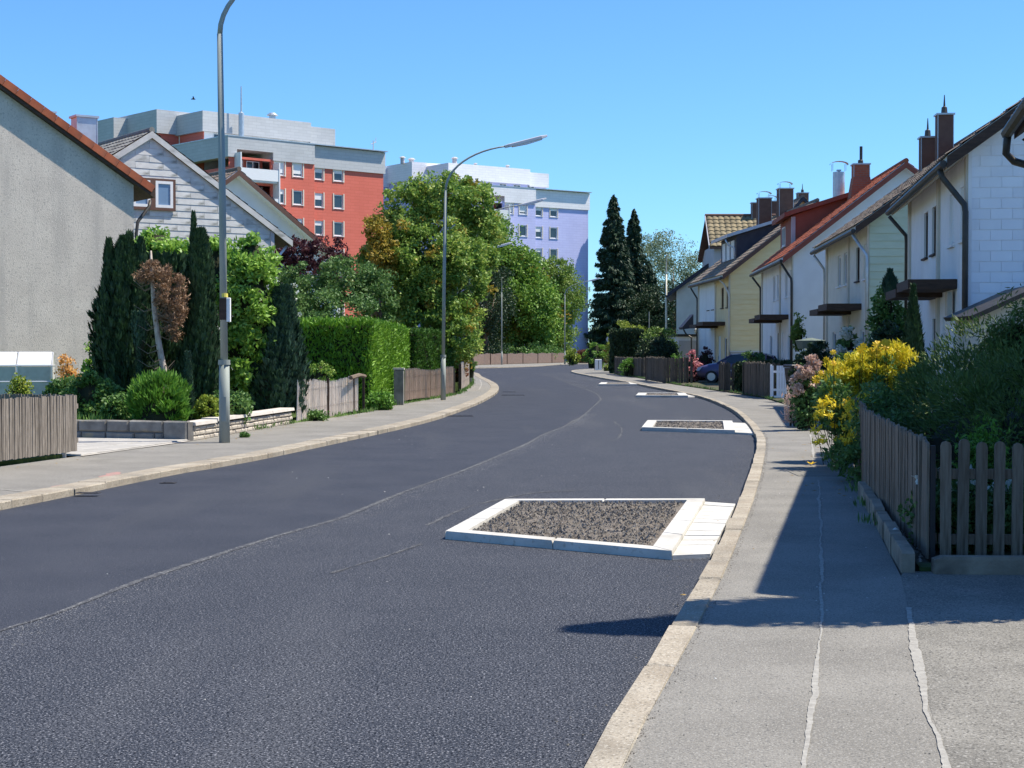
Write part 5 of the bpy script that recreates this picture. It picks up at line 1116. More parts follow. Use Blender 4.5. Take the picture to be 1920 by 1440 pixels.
# laurel
D = 33.5; t = thing('cherry_laurel', 'large bright green cherry laurel behind the nearest lamp', 'shrub', at(400, D)); x = lambda px: wpx(px - 400, D); z_ = lambda py: zt(py, D) - GZ
lob = [(x(465), 0, z_(560), .62, .7, 1.0), (x(470), .1, z_(490), .5, .6, .5), (x(455), 0, z_(660), .5, .6, .7), (x(480), 0, z_(620), .42, .5, .8), (x(395), .3, z_(520), .6, .6, .8), (x(300), .3, z_(500), .58, .6, .62), (x(262), .4, z_(560), .5, .6, .9), (x(345), .3, z_(520), .6, .6, .7), (x(290), .3, z_(455), .4, .4, .25), (x(440), 0, z_(735), .35, .4, .3)]
crown(t, lob, 36000, .135, .06, l_laurel, 620, .2, up=.3, outw=.5, shell=.8, name='foliage'); m = MB()
for l_ in lob: 
    m.tube([(l_[0] * .6, l_[1], 0), (l_[0], l_[1], l_[2])], [.05, .02], 5)
    m.tube([(l_[0], l_[1], l_[2] - l_[5] * .7), (l_[0], l_[1], l_[2]), (l_[0], l_[1], l_[2] + l_[5] * .7)], [l_[3] * .3, l_[3] * .72, l_[3] * .3], 8)  # fat dark tubes added as opaque core behind the leaves
m.build('stems_or_core', m_inner, t)
t = yew('dark drooping yew right of the laurel above the capped wall', 515, 33.6, 112, 538, l_yewb, n=20000, prof=lambda h: max(.05, (1.0 if h < .35 else 1 - (h - .35) * 1.15)), lobn=7, off=(.18, 0), kind='yew_tree', up=1.0)
yew('small bluish dwarf conifer beside the lamp foot', 352, 28.6, 34, 662, l_yewb, n=3500, prof=lambda h: max(.1, .9 - h * .7), ls=.11, lw=.04, kind='dwarf_conifer')
yew('bluish shoot between the broad yew and the bare trunk', 262, 29.8, 34, 585, l_yewb, n=4000, prof=lambda h: .6 + .35 * math.sin(h * 9), ls=.11, lw=.04, kind='dwarf_conifer')
# bright low conifer bush
D = 28; t = thing('low_conifer_bush', 'bright green rounded low bush just behind the dark stone blocks', 'shrub', at(298, D, .33)); 
crown(t, [(0, 0, .42, .46, .42, .42), (-.2, -.05, .3, .32, .3, .32), (.22, -.05, .28, .32, .3, .3), (0, 0, .6, .28, .28, .25)], 11000, .13, .028, l_fresh, 190, .13, up=.9, outw=.9, rnd=.7, name='foliage', shell=.8); core(t, (zt(708, D) - .33) * .9, lambda h: wpx(50, D) * math.sqrt(max(.02, 1 - h ** 2.2)), .82)
def bush(label, px, D, pw, ptop, mat, n=4000, ls=.07, lw=.045, z=GZ, kind='garden_shrub', cat='shrub', clumps=70, cr=.14, group=None, squash=.8, lobes=None, stem=True, up=.2, dark=.6, flat=False):
    H = zt(ptop, D) - z; r = wpx(pw / 2, D); t = thing(kind, label, cat, at(px, D, z), 0, group)
    lob = lobes or [(0, 0, H * .5, r * .82, r * squash, H * .5), (-r * .35, 0, H * .4, r * .6, r * .6, H * .42), (r * .4, 0, H * .42, r * .55, r * .5, H * .4)]
    crown(t, lob, n, ls, lw, mat, clumps, min(cr, r * .5), up=up, name='foliage', shell=.72)
    m = MB()
    for l_ in lob: m.tube([(l_[0], l_[1], max(.0, l_[2] - l_[5])), (l_[0], l_[1], l_[2]), (l_[0], l_[1], l_[2] + l_[5] * .7)], [l_[3] * dark * .7, l_[3] * dark, l_[3] * dark * .35], 8)  # thick dark tubes: filler core added so the bush is opaque
    m.build('stems_or_core', m_inner, t); return t
bush('mixed leafy shrub with yellowish tips at the left end of the dark blocks', 172, 29.5, 110, 700, l_shrub, 7000)
bush('low creeping shrub below the broad yew', 225, 28.6, 70, 740, l_shrub, 3500)
bush('dark leafy bush beside the greenhouse', 122, 36, 62, 708, l_mix, 3500, .09, .06)
bush('orange flowering shrub against the stucco wall', 126, 41, 44, 665, l_orf, 1600, .07, .05, kind='flowering_shrub', dark=.15)
bush('small yellow green rose bush in front of the greenhouse', 34, 36, 46, 700, l_yell, 1600, .06, .045, kind='rose_bush', dark=.25)
bush('leafy light shrub behind the broad yew at its left', 168, 33, 30, 640, l_laurel, 700, .09, .06, dark=.2)
bush('variegated pale leaved shrub at the foot of the nearest lamp', 388, 28.4, 44, 742, l_yell, 1500, .08, .05)
bush('green undergrowth below the laurel', 430, 29.5, 90, 735, l_shrub, 3500, .08, .05)
bush('weeds growing out of the pale wall beside the lamp', 458, 27.6, 18, 810, l_shrub, 260, .05, .03, z=.08, kind='weed_tuft', cat='weed', dark=.3)
bush('weeds at the foot of the bleached reed fence', 590, 34, 46, 772, l_shrub, 900, .07, .04, z=.08, kind='weed_tuft', cat='weed', dark=.4)
bush('creeping green plant beside the gate pillar under the hedge', 712, 40, 52, 735, l_fresh, 2200, .09, .04, z=.08, kind='creeping_plant', cat='plant', dark=.5)
bush('reddish green shrub in front of the dark hedge face', 598, 39.5, 60, 675, l_tree, 2400, .07, .045)
# clipped hedge: box with spray skin
def hedge(label, a, b, wd, z0, z1, mat, dens=900, kind='clipped_hedge', ls=.13, lw=.04, group=None):
    a, b = Vector(a), Vector(b); L_ = (b - a).length; an = math.atan2((b - a).y, (b - a).x); t = thing(kind, label, 'hedge', (a.x, a.y, z0), an, group); H = z1 - z0
    MB().bev(.08, L_ - .08, -wd / 2 + .08, wd / 2 - .08, 0, H - .1, .06).build('stems_or_core', m_inner, t)  # solid dark box added behind the sprays for opacity
    P_, O_ = [], []
    for (n, f, o) in ((int(L_ * H * dens), lambda n: np.stack([RNG.random(n) * L_, np.full(n, -wd / 2), RNG.random(n) * H], 1), (0, -1, 0)), (int(L_ * H * dens), lambda n: np.stack([RNG.random(n) * L_, np.full(n, wd / 2), RNG.random(n) * H], 1), (0, 1, 0)),
                      (int(wd * H * dens), lambda n: np.stack([np.zeros(n), (RNG.random(n) - .5) * wd, RNG.random(n) * H], 1), (-1, 0, 0)), (int(wd * H * dens), lambda n: np.stack([np.full(n, L_), (RNG.random(n) - .5) * wd, RNG.random(n) * H], 1), (1, 0, 0)),
                      (int(wd * L_ * dens), lambda n: np.stack([RNG.random(n) * L_, (RNG.random(n) - .5) * wd, np.full(n, H)], 1), (0, 0, 1))):
        p = f(n); o = np.tile(np.array(o, float), (n, 1)); w_ = np.sin(p[:, 0] * 5 + p[:, 2] * 3) * .03 + np.sin(p[:, 0] * 13 + p[:, 2] * 7) * .02
        p = p + o * (RNG.normal(0, .035, n) + w_)[:, None]; P_.append(p); O_.append(o)
    p = np.concatenate(P_); o = np.concatenate(O_); d = nrm(unit(len(p)) * .7 + o * .6 + np.array([0, 0, .7])); s_ = nrm(np.cross(d, o + unit(len(p)) * .8)); z = RNG.uniform(.6, 1.3, len(p))[:, None]
    quads('foliage', p, d * ls * .5 * z, s_ * lw * .5 * z, mat, t); return t
# hedge end facing camera is the short side; long side faces the road
hedge('tall clipped bright green hedge whose lit long side faces the road', (-3.55, 41), (-3.62, 56), .01 + 2.1, GZ - .2, 2.3, l_hedge, 950) if False else None
t = hedge('tall clipped bright green hedge behind the reed fences', (-4.65, 41.2), (-4.72, 56), 2.1, .1, 2.3, l_hedge, 1000)
hedge('narrow darker green clipped hedge at the far end of the tall hedge', (-4.0, 58.0), (-2.75, 60.5), 1.2, .1, 2.25, l_hedge2, 900)
# trees behind the hedge
def tree(label, px, D, z0, lobes, n, ls, lw, mat, clumps, cr, trunkH=2, r=.15, kind='broadleaf_tree', cat='tree', extra=None, group='trees behind the left gardens', bark=None, up=.1, shell=.55, lean=(0, 0)):
    """lobes in photograph pixels relative to distance D: (px, py, rx_px, ry_px, depth offset m)"""
    t = thing(kind, label, cat, at(px, D, z0), 0, group); L_ = []
    for (lx, ly, rx, ry, dy) in lobes: a = P(lx, ly, D + dy); b = at(px, D, z0); L_.append((a.x - b[0], dy, a.z - z0, wpx(rx, D), wpx((rx + ry) / 2, D), wpx(ry, D)))
    crown(t, L_, n, ls, lw, mat, clumps, cr, up=up, shell=shell)
    if extra: crown(t, L_, extra[1], ls, lw, extra[0], extra[2], cr * .8, up=up, shell=.85, name='turning_foliage')
    top = max(l_[2] + l_[5] * .5 for l_ in L_); limbs(t, trunkH, top * .72, max(l_[3] for l_ in L_) * .8, 8, r, mat=bark or m_bark, lean=lean); return t
tree('tall rowan tree with yellow orange patches behind the second lamp', 815, 62, .2, [(830, 368, 60, 42, 0), (765, 395, 52, 55, 0), (880, 385, 45, 50, 1), (895, 450, 40, 70, 1), (800, 480, 90, 70, -1), (740, 530, 70, 90, 0), (860, 520, 60, 90, 0), (850, 620, 50, 70, -1), (790, 600, 60, 90, -1)], 78000, .15, .085, l_tree, 1000, .36, 2.2, .2, extra=(l_orange, 5200, 90), kind='rowan_tree')
tree('orange turning rowan bough at the left of the big rowan', 712, 60, .2, [(708, 430, 24, 28, 0), (718, 480, 30, 40, 0)], 4500, .14, .08, l_orange, 70, .3, 2.5, .08, kind='rowan_tree')
tree('dark green shrub tree behind the clipped hedge', 640, 57, .2, [(580, 540, 60, 50, 0), (650, 530, 65, 45, 0), (620, 590, 90, 50, -2), (700, 560, 40, 60, 0), (545, 570, 40, 60, 0)], 22000, .13, .07, l_mix, 260, .32, 1, .12, kind='shrub_tree')
tree('purple leaved plum tree before the white house', 580, 63, .2, [(560, 480, 40, 34, 0), (610, 480, 40, 35, 0), (590, 520, 55, 30, 0), (535, 500, 20, 30, 0)], 9500, .13, .07, l_plum, 130, .3, 1.6, .1, kind='plum_tree')
bush('white flowering shrub by the shingle house corner', 545, 50, 46, 520, l_whitef, 500, .09, .07, kind='flowering_shrub', dark=.1)
bush('leafy shrub below the rowan beside the reed fence', 872, 70, 50, 640, l_shrub, 3000, .1, .06)
bush('brownish hedge shrub behind the short reed stub', 850, 62, 60, 672, l_redsh, 2500, .08, .05)
# far trees beyond the junction
tree('dark conifer like tree behind the third lamp', 912, 172, .1, [(900, 640, 45, 50, 0), (925, 560, 40, 60, 0), (900, 500, 30, 60, 0)], 16000, .30, .12, l_dkb, 260, 1.0, 2.5, .3, kind='dark_tree')
tree('large broad green tree beyond the long low reed fence', 975, 182, .1, [(922, 445, 34, 40, 0), (900, 430, 28, 45, 0), (925, 500, 50, 50, 0), (972, 505, 40, 42, 0), (965, 560, 65, 60, 0), (1010, 590, 45, 65, -2), (930, 620, 60, 45, 2), (990, 640, 60, 35, 0)], 60000, .38, .2, l_far, 620, 1.3, 4, .4, extra=(l_orange, 1800, 40))
tree('lighter yellow green tree with loose crown before the lavender block', 1045, 184, .1, [(1040, 515, 34, 32, 0), (1060, 560, 34, 45, 0), (1035, 600, 35, 45, 0), (1050, 640, 34, 30, -2)], 24000, .32, .16, l_ylt, 320, .95, 4, .25, kind='loose_tree')
bush('low dark underplanting behind the long reed fence', 985, 178, 150, 645, l_shrub, 9000, .27, .14, z=.1, clumps=180, cr=.7, dark=.55, squash=1.2)
bush('yellow green bush hanging over the end of the long reed fence', 1075, 152, 26, 655, l_yell, 1500, .2, .1, z=.1, clumps=40, cr=.3)
hedge('low rust coloured hedge before the foot of the lavender block', P(1085, 660, 172).to_2d(), P(1140, 660, 172).to_2d(), 1.5, .1, 1.35, l_redsh, 250, ls=.3, lw=.14)
def spruce(label, px, D, ptop, pw, z=.1, n=26000):
    H = zt(ptop, D) - z; Rm = wpx(pw / 2, D); t = thing('spruce_tree', label, 'conifer', at(px, D, z), 0, 'tall dark spruces at the end of the street'); MB().tube([(0, 0, 0), (0, 0, H * .5), (0, 0, H)], [.3, .17, .01], 8).build('trunk', m_bark, t)
    nb = 420; C, A_, B_ = [], [], []; br = MB()
    for k in range(nb):
        h = (k / nb) ** .85; L_ = Rm * (1 - h) ** .72 * RNG.uniform(.7, 1.12) + .12; a = RNG.random() * 6.283; dv = np.array([math.cos(a), math.sin(a), 0]); m_ = max(6, int(n / nb * (L_ / Rm + .25) * 1.3)); s = RNG.random(m_) ** .7
        zz_ = h * H - L_ * (.28 * s) + .22 * L_ * s ** 2.5; c = dv[None] * (s * L_)[:, None]; c[:, 2] = zz_; side = np.array([-dv[1], dv[0], 0]); c += side[None] * (RNG.normal(0, .16, m_) * L_ * (1 - s * .6))[:, None]; c[:, 2] -= RNG.random(m_) * .35
        d = nrm(np.tile(dv, (m_, 1)) * .6 + unit(m_) * .45 + np.array([0, 0, -.55])); C.append(c); A_.append(d); B_.append(nrm(np.cross(d, unit(m_))))
        if k % 3 == 0: br.tube([(0, 0, h * H), tuple(dv * L_ * .9 + np.array([0, 0, h * H - L_ * .12]))], [.04, .01], 3)
    c = np.concatenate(C); quads('needles', c, np.concatenate(A_) * .28, np.concatenate(B_) * .075, l_spruce, t); br.build('branch', m_bark, t, kind='stuff'); return t
spruce('taller dark spruce just right of the lavender block', 1150, 201, 366, 118, n=56000)
spruce('slimmer dark spruce, second to the right of the lavender block', 1188, 204, 392, 98, n=32000)
spruce('broad shorter dark conifer behind the yellow topped shrubs', 1215, 204, 490, 110, n=26000)
tree('airy pale birch tree behind the sunlit lamp pole', 1262, 235, .1, [(1240, 470, 30, 40, 0), (1215, 490, 30, 50, 5), (1285, 490, 40, 40, 0), (1310, 520, 30, 50, 0), (1250, 540, 50, 60, 0), (1170, 480, 30, 40, 10), (1225, 445, 22, 22, 4)], 15000, .36, .14, l_birch, 330, 1.2, 6, .25, kind='birch_tree', bark=m_barkp, up=-.7, group=None, shell=.3)
tree('dense dark tree under the birch by the far white gable', 1265, 200, .1, [(1240, 580, 50, 50, 0), (1290, 570, 40, 50, 0), (1200, 600, 50, 50, 0)], 14000, .3, .13, l_dkb, 220, 1.0, 3, .3, kind='dark_tree', group=None)
# shrubs at the far right corner
bush('clipped dark shrub with yellow orange top behind the farthest timber fence', 1178, 104, 84, 603, l_yell, 9000, .14, .07, z=.1, clumps=140, cr=.35)
hedge('dark clipped hedge block in front of the yellow topped shrub', P(1146, 660, 99.5).to_2d(), P(1205, 660, 99.5).to_2d(), 1.6, .1, 2.75, l_dkb, 420, ls=.2, lw=.08)
bush('dark shrub with lime green top beside the far white garage', 1236, 95, 78, 612, l_ylt, 8000, .14, .07, z=.1, clumps=130, cr=.35)
bush('dark rounded shrub standing before the lime topped one', 1230, 91, 92, 632, l_dkb, 8000, .14, .06, z=.1, clumps=130, cr=.35, dark=.7)
bush('light green young bush at the far junction beside the street sign', 1117, 124, 44, 640, l_far, 2200, .18, .1, z=.1, clumps=50, cr=.3)
bush('low yellowish ground plant beside the utility cabinet', 1142, 110, 30, 680, l_yell, 700, .12, .06, z=.08, clumps=20, cr=.2)
bush('low green plant spilling over the farthest timber fence', 1185, 88, 60, 672, l_fresh, 1500, .12, .05, z=.1, clumps=40, cr=.2, dark=.3)
bush('pink flowering shrub behind the dark timber fence', 1298, 72, 42, 655, l_pk, 1600, .1, .07, z=.1, kind='flowering_shrub', dark=.4)
bush('spiky light green plant beside the pink flowering shrub', 1268, 71.5, 26, 665, l_fresh, 700, .14, .04, z=.1, dark=.3)
bush('dark reddish bush above the pink flowering shrub', 1322, 76, 44, 652, l_plum, 1800, .1, .06, z=.1, dark=.6)
bush('round green bush beside the parked car roof', 1412, 60, 54, 655, l_shrub, 3800, .09, .055, z=.1)
bush('dark green bush right of the round bush', 1445, 57, 70, 672, l_mix, 3500, .09, .05, z=.1)
hedge('dark ivy covered hedge between fence and brown fence panel', (8.65, 56.4), (9.3, 52.5), .7, .1, 1.1, l_dkb, 700, ls=.12, lw=.07)
hedge('dark hedge stretch behind the parked car fence', P(1382, 654, 56.5).to_2d(), P(1418, 654, 56.3).to_2d(), .5, .1, 1.05, l_dkb, 700, ls=.12, lw=.07)
bush('pale yellow green leafy top behind the white gate', 1465, 51, 44, 690, l_yell, 900, .08, .06, z=.1, dark=.4)
bush('young light green tree crown before the pale blue gable', 1497, 55, 26, 592, l_ylt, 1400, .09, .06, z=1.5, kind='small_tree', cat='tree', dark=.3)
bush('dark shrubs below the parasol', 1530, 41, 110, 645, l_dkb, 6500, .09, .05, z=.1, clumps=110)
bush('white flowering hydrangea in front of the cream house', 1592, 38, 62, 618, l_mix, 3500, .1, .06, z=.1, kind='hydrangea')
t = bpy.data.objects[-1]; hy = [o for o in bpy.data.objects if o.get('label', '').startswith('white flowering hydrangea')][0]; H = zt(618, 38) - .1
crown(hy, [(-.12, -.3, H * .96, .11, .1, .14), (-.25, -.25, H * .76, .1, .1, .09), (.16, -.25, H * .84, .11, .1, .11), (.38, -.2, H * .7, .1, .1, .08), (.0, -.35, H * .68, .1, .08, .08)], 1500, .07, .06, l_whitef, 40, .07, name='flower_heads')
bush('light green climber with yellow tips on the green boarded gable', 1665, 42, 84, 528, l_shrub, 7000, .1, .06, z=.1, clumps=150, cr=.2, dark=.5)
yew('small dark pointed conifer inside the light climber', 1668, 40.5, 26, 508, l_yewb, n=3000, prof=lambda h: max(.1, math.sin(min(1, h + .12) * 2.9)), z=2.9, kind='dwarf_conifer')
yew('black green conical conifer below the near canopy', 1712, 30, 64, 538, l_yew, n=9000, prof=lambda h: max(.04, 1 - h ** 1.6), z=.1, kind='conical_conifer')
bush('very dark shrub mass left of the conical conifer', 1668, 33, 84, 600, l_dkb, 6000, .09, .05, z=.1, dark=.75)
# big juniper mass in the near right garden
t = thing('juniper_mass', 'wide dark juniper filling the near right garden behind the picket fence', 'shrub', (5.9, 16.5, .1))
lob = [(0, 0, .75, 1.4, 2.6, .80), (1.4, -1.5, .85, 1.4, 1.8, .95), (-.6, 2.4, .7, .7, 1.5, .72), (1.8, 1.5, 1.1, 1.3, 2.2, 1.1), (-.2, -2.6, .5, 1.1, 1.4, .6), (2.6, 0, 1.2, 1.2, 2.2, 1.2), (.7, 3.8, .95, 1.6, 1.5, .95), (-1.1, .2, .6, .7, 1.6, .65), (3.4, 3.6, 1.3, 1.3, 1.8, 1.2)]
p, o = blob(lob, 95000, 1500, .2, .85); k = p[:, 2] > -.05; p, o = p[k], o[k]; d = nrm(o * .7 + unit(len(p)) * .5 + np.array([-.15, 0, .35])); s_ = nrm(np.cross(d, unit(len(p)))); z = RNG.uniform(.6, 1.3, len(p))[:, None]
quads('foliage', p, d * .042 * z, s_ * .009 * z, l_jun, t)
m = MB()
for l_ in lob:
    for zz_, kk in ((0, 0),): m.tube([(l_[0], l_[1] - l_[4] * .72, l_[2] * .6), (l_[0], l_[1] - l_[4] * .35, l_[2] * .75), (l_[0], l_[1], l_[2] * .8), (l_[0], l_[1] + l_[4] * .35, l_[2] * .75), (l_[0], l_[1] + l_[4] * .72, l_[2] * .6)], [l_[3] * .2, l_[3] * .42, l_[3] * .5, l_[3] * .42, l_[3] * .2], 9)  # thick dark tubes added as filler beneath the needles
m.build('stems_or_core', m_inner, t)
bush('feathery juniper standing tall at the right picture edge', 1905, 20, 150, 560, l_jun, 16000, .09, .018, z=.1, clumps=260, cr=.3, squash=.8, dark=.6, kind='tall_juniper')
bush('bright feathery plant just behind the near pickets', 1845, 12.6, 100, 795, l_fresh, 5000, .05, .018, z=.1, clumps=140, cr=.1, dark=.5, kind='feathery_plant', cat='plant')
bush('grey blue flowering low plants behind the near pickets', 1830, 12.0, 260, 905, l_mix, 6000, .05, .03, z=.1, clumps=160, cr=.12, dark=.5, kind='low_plants', cat='plant')
wf = [o for o in bpy.data.objects if o.get('label', '').startswith('grey blue flowering')][0]
crown(wf, [(0, -.1, .5, .5, .15, .12)], 260, .04, .035, l_whitef, 40, .05, name='blossoms')
# goldenrod and yellow daisies
D = 21.6; t = thing('goldenrod', 'bright yellow goldenrod clump leaning over the picket fence', 'flowering plant', at(1625, D, .1)); x = lambda px: wpx(px - 1640, D); z_ = lambda py: zt(py, D) - .1
crown(t, [(x(1610), 0, z_(705), .30, .35, .26), (x(1655), 0, z_(690), .32, .4, .26), (x(1595), 0, z_(735), .24, .3, .2), (x(1690), 0, z_(672), .25, .3, .18), (x(1640), -.1, z_(730), .3, .3, .2)], 20000, .07, .02, l_gold, 260, .11, up=.8, name='flower_plumes', shell=.7)
crown(t, [(x(1640), 0, z_(745), .4, .5, .35), (x(1600), 0, z_(770), .3, .4, .4), (x(1680), 0, z_(700), .35, .4, .3)], 6000, .08, .02, l_shrub, 130, .16, up=.8, name='foliage')
m = MB()
for k in range(40): a = random.uniform(-.35, .35); m.tube([(a * .6, random.uniform(-.2, .2), 0), (a, random.uniform(-.3, .3), random.uniform(.8, 1.35))], [.008, .004], 4)
m.build('stems_or_core', m_inner, t)
def daisy(par, c, r, nrm_=None):
    n = 8; m = MB(); f = Vector(nrm_ or (random.uniform(-.7, .4), -1, random.uniform(-.1, .8))).normalized(); a = f.orthogonal().normalized(); b = f.cross(a); c = Vector(c)
    for k in range(n):
        t0 = 6.283 * k / n; d = a * math.cos(t0) + b * math.sin(t0); s = f.cross(d); m.add([c, c + d * r * .6 + s * r * .3, c + d * r - f * r * .2, c + d * r * .6 - s * r * .3], [(0, 1, 2, 3)])
    return m.build('flower', l_petal, par)
t2 = thing('yellow_daisies', 'tall stemmed yellow daisy flowers around the goldenrod', 'flowers', at(1580, 20.5, .1)); x = lambda px: wpx(px - 1580, 20.5); z_ = lambda py: zt(py, 20.5) - .1; m = MB()
fl = [(1622, 650), (1640, 645), (1655, 642), (1648, 658), (1632, 660), (1660, 650), (1549, 675), (1560, 680), (1553, 660), (1535, 712), (1560, 722), (1558, 740), (1580, 752), (1588, 748), (1545, 760), (1538, 782), (1550, 772), (1566, 778), (1575, 785), (1560, 795), (1570, 765), (1610, 655), (1545, 700), (1592, 760)]
for (a, b) in fl:
    y = random.uniform(-.3, .2); daisy(t2, (x(a), y, z_(b)), random.uniform(.045, .075)); m.tube([(x(a) * .4 + random.uniform(-.1, .1), y, 0), (x(a) + random.uniform(-.03, .03), y, z_(b) * .6), (x(a), y + .01, z_(b))], [.006, .005, .003], 4)
m.build('stem', m_inner, t2); crown(t2, [(x(1565), 0, z_(760), .22, .3, .35), (x(1590), 0, z_(800), .2, .3, .3)], 1800, .1, .035, l_mix, 60, .14, name='leaves')
bush('dusty pink flower heads above grey green leaves beside the footpath', 1512, 30, 56, 690, l_mix, 2600, .07, .04, z=.1, kind='pink_flower_bush')
pf = [o for o in bpy.data.objects if o.get('label', '').startswith('dusty pink')][0]; H = zt(690, 30) - .1
crown(pf, [(-.1, -.2, H * .95, .2, .2, .13), (.1, -.2, H * 1.08, .1, .1, .14), (-.2, -.2, H * .75, .12, .2, .2), (.15, 0, H * .8, .2, .2, .2)], 2600, .06, .05, l_pinkf, 70, .07, name='flower_heads')
bush('pale grassy flower stalks at the foot of the pink bush', 1490, 31.5, 40, 715, l_pinkf, 900, .1, .02, z=.08, kind='grass_stalks', cat='plant', up=1, dark=.2)
bush('added tall leafy shrub right of the pink flower bush, shading the footpath', 1600, 30.5, 90, 660, l_shrub, 5000, .09, .05, z=.1, clumps=110, dark=.7)  # shrub added to give the footpath shadow more bulk
# climber on the picket fence
t = thing('climbing_plant', 'dark leafy climber hanging over the pickets onto the footpath', 'climber', (4.25, 18.6, .07))
crown(t, [(0, 0, .55, .22, .9, .5), (-.25, -.4, .25, .25, .6, .25), (.2, .8, .75, .3, .8, .4), (-.38, .1, .3, .2, .4, .18), (-.05, -.9, .5, .15, .5, .4)], 5200, .085, .03, l_dkb if False else l_mix, 170, .12, name='foliage'); crown(t, [(.1, .9, .75, .3, .6, .3), (-.15, 1.6, .6, .3, .5, .4)], 900, .08, .03, l_gold, 50, .1, name='yellow_leaves')
m = MB()
for k in range(14): a = random.uniform(-1, 1); m.tube([(.05, a, 0), (random.uniform(-.1, .2), a, .5), (random.uniform(-.5, .1), a - .2, random.uniform(.3, .9))], [.012, .008, .003], 4)
m.build('stem', m_bark, t)
for (px, py, l_, mt) in ((1530, 798, 'single fallen pink blossom on the shaded footpath', l_pk), (1521, 872, 'small yellow fallen flower on the sunlit footpath', l_petal)):
    a = G(px, py, .08); t = thing('fallen_blossom', l_, 'flower', (a[0], a[1], .09)); m = MB()
    for k in range(6): q = 1.047 * k; m.add([(0, 0, 0), (.05 * math.cos(q - .3), .05 * math.sin(q - .3), .02), (.08 * math.cos(q), .08 * math.sin(q), .035), (.05 * math.cos(q + .3), .05 * math.sin(q + .3), .02)], [(0, 1, 2, 3)])
    m.build('petals', mt, t)
# clipped thuja column just outside the frame: throws the long shadow across path and road
yew('tall clipped thuja column in the near right garden outside the picture', 960 + 5.6 / 9.75 * F, 9.75, 1, 200, l_yew, n=7000, z=.08, kind='thuja_column', prof=None) if False else None
t = thing('thuja_column', 'tall clipped thuja column beside the near right drive', 'conifer', (4.2, 9.70, .08)); pf_ = lambda h: .52 * (1 - max(0, h - .7) / .3 * .75) * (.85 + .15 * min(1, h * 4)); core(t, 6.2, pf_, .95); sprays(t, 6.3, pf_, 9000, .14, .04, l_yew, depth=.06)
# grass and weeds scattered
def tufts(name, pts, hh, mat):
    n = len(pts) * 14; base = np.repeat(np.array(pts, float), 14, 0); base[:, :2] += RNG.normal(0, .05, (n, 2)); d = nrm(unit(n) * .35 + np.array([0, 0, 1.])); l_ = hh * RNG.uniform(.4, 1.2, n)[:, None]; s_ = nrm(np.cross(d, unit(n)))
    return quads(name, base + d * l_ * .5, d * l_ * .5, s_ * .006 * (1 + hh * 6), mat, None, kind='stuff')
pts = [(x, y, .33) for x, y in zip(RNG.uniform(-11.5, -5.9, 700), RNG.uniform(27.6, 40, 700)) if x < -5.2 - (33 - y) * .12]
tufts('lawn_grass', pts, .14, l_shrub)
pts = [(p[0] + random.uniform(-.02, .1), p[1], .07) for p in walk(GL, .22, 0, .8) if p[1] > 30]; pts = [q for q in pts if random.random() < .55]
tufts('verge_grass', pts, .12, l_shrub)
pts = [(p[0] + random.uniform(-.05, .12), p[1], .09) for p in walk(smooth(GR), .25, 0, .8) if p[1] > 12.5]; pts = [q for q in pts if random.random() < .45]
tufts('verge_weeds', pts, .10, l_mix)

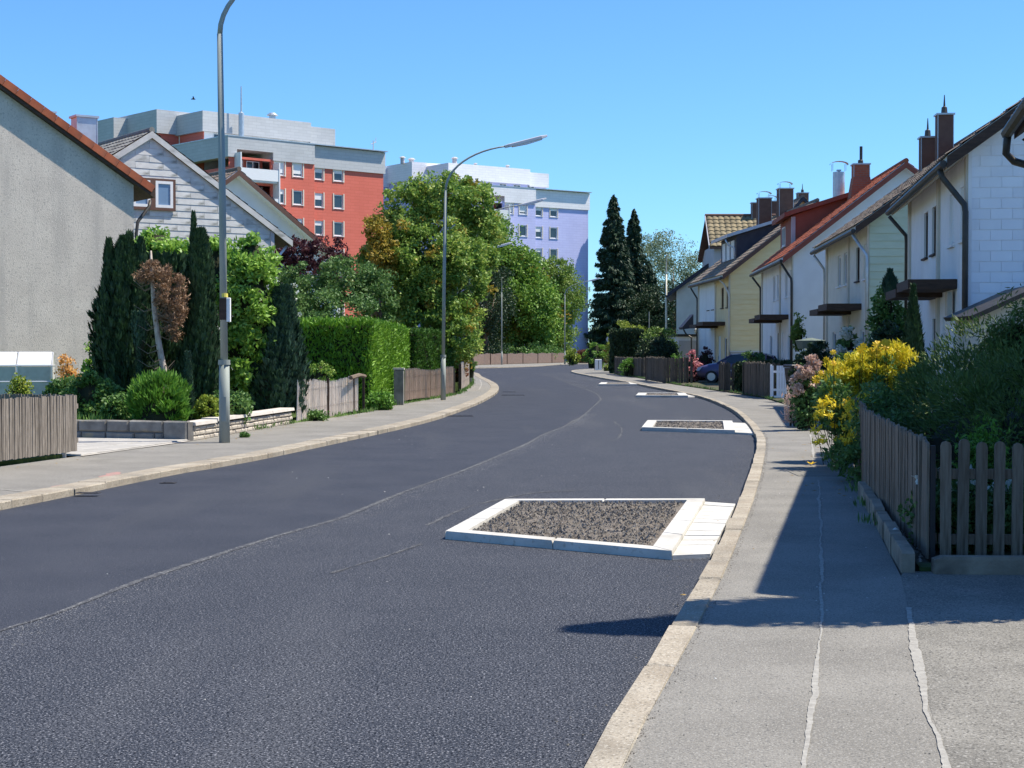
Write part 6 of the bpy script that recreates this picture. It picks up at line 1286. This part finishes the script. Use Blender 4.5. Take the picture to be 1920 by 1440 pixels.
# grit, crumbs and dead leaves lying on path and road edges
def litter(name, pts, s0, s1, mat, flat=.5):
    m = MB()
    for x, y, z in pts:
        s = random.uniform(s0, s1); a = random.uniform(0, 6.28); b = Vector((x, y, z)); d = [Vector((math.cos(a + k * 2.1) * s * random.uniform(.6, 1.2), math.sin(a + k * 2.1) * s * random.uniform(.6, 1.2), 0)) for k in range(3)]
        m.add([b + d[0], b + d[1], b + d[2], b + Vector((0, 0, s * flat))], [(0, 1, 3), (1, 2, 3), (2, 0, 3)])
    return m.build(name, mat, kind='stuff')
def along(poly, a, b, n, o0, o1, z):
    q = [p for p in poly if a < p[1] < b]; out = []
    for _ in range(n):
        i = random.randrange(len(q) - 1); t_ = random.random(); p = q[i]; r = q[i + 1]; out.append((p[0] + (r[0] - p[0]) * t_ + random.uniform(o0, o1), p[1] + (r[1] - p[1]) * t_, z))
    return out
m_seamc = M('pale_crumb', (.16, .16, .165), (.27, .27, .27), 30, .95); m_leaf = M('dry_leaf', (.22, .13, .05), (.34, .24, .08), 8, .9, rnd=.2); m_grit = M('path_grit', (.10, .095, .085), (.2, .19, .17), 30, .95)
litter('road_grit', along(KR, 4, 30, 500, -.28, -.02, .002) + along(KL, 12, 55, 420, .02, .4, .002), .003, .010, m_grit)
litter('path_grit', along(KR, 4, 26, 700, .16, 1.3, PZ + .001), .002, .007, m_grit); litter('joint_dirt', along(KR, 4, 30, 1500, .15, .19, PZ + .002), .002, .007, m_gsoil)
litter('pale_crumbs', [(random.uniform(-3, 1.5), random.uniform(5.5, 30), .002) for _ in range(46)] + along(KR, 4, 20, 40, .3, 1.8, PZ + .001), .004, .012, m_newconc)
litter('fallen_leaves', along(GR, 11, 45, 90, -.7, -.02, PZ + .002) + along(GL, 20, 60, 90, .02, .6, PZ + .002) + along(KR, 5, 30, 14, -.3, .8, PZ + .002), .012, .03, m_leaf, .25)

litter('seam_crumbs', along(SEAM, 5, 40, 5200, -.02, .30, .002) + along(SEAM, 5, 40, 2600, -.01, .12, .002), .002, .0065, m_seamc)
tl = thing('distant_treeline', 'dark green belt of distant trees low behind the dark spruces', 'trees', (0, 0, 0))
crown(tl, [(10 + k * 5.5, 262 + (k % 3) * 5, 3.5 + (k % 2) * 1.5, 5, 5, 5.5) for k in range(9)], 12000, .6, .35, l_dkb, 260, 1.8, name='foliage')
for k in range(9): MB().tube([(10 + k * 5.5, 262, 0), (10 + k * 5.5, 262, 7)], [1.6, .6], 6).build('trunk', m_inner, tl)
tl['kind'] = 'stuff'

litter('road_chips', [(x, y, .001) for x, y in ((random.uniform(-.36, .16) * y_ , y_) for y_ in (5.6 + 16 * random.random() ** 1.6 for _ in range(5200))) if x < y * .17 - .8], .0018, .0045, m_seamc)
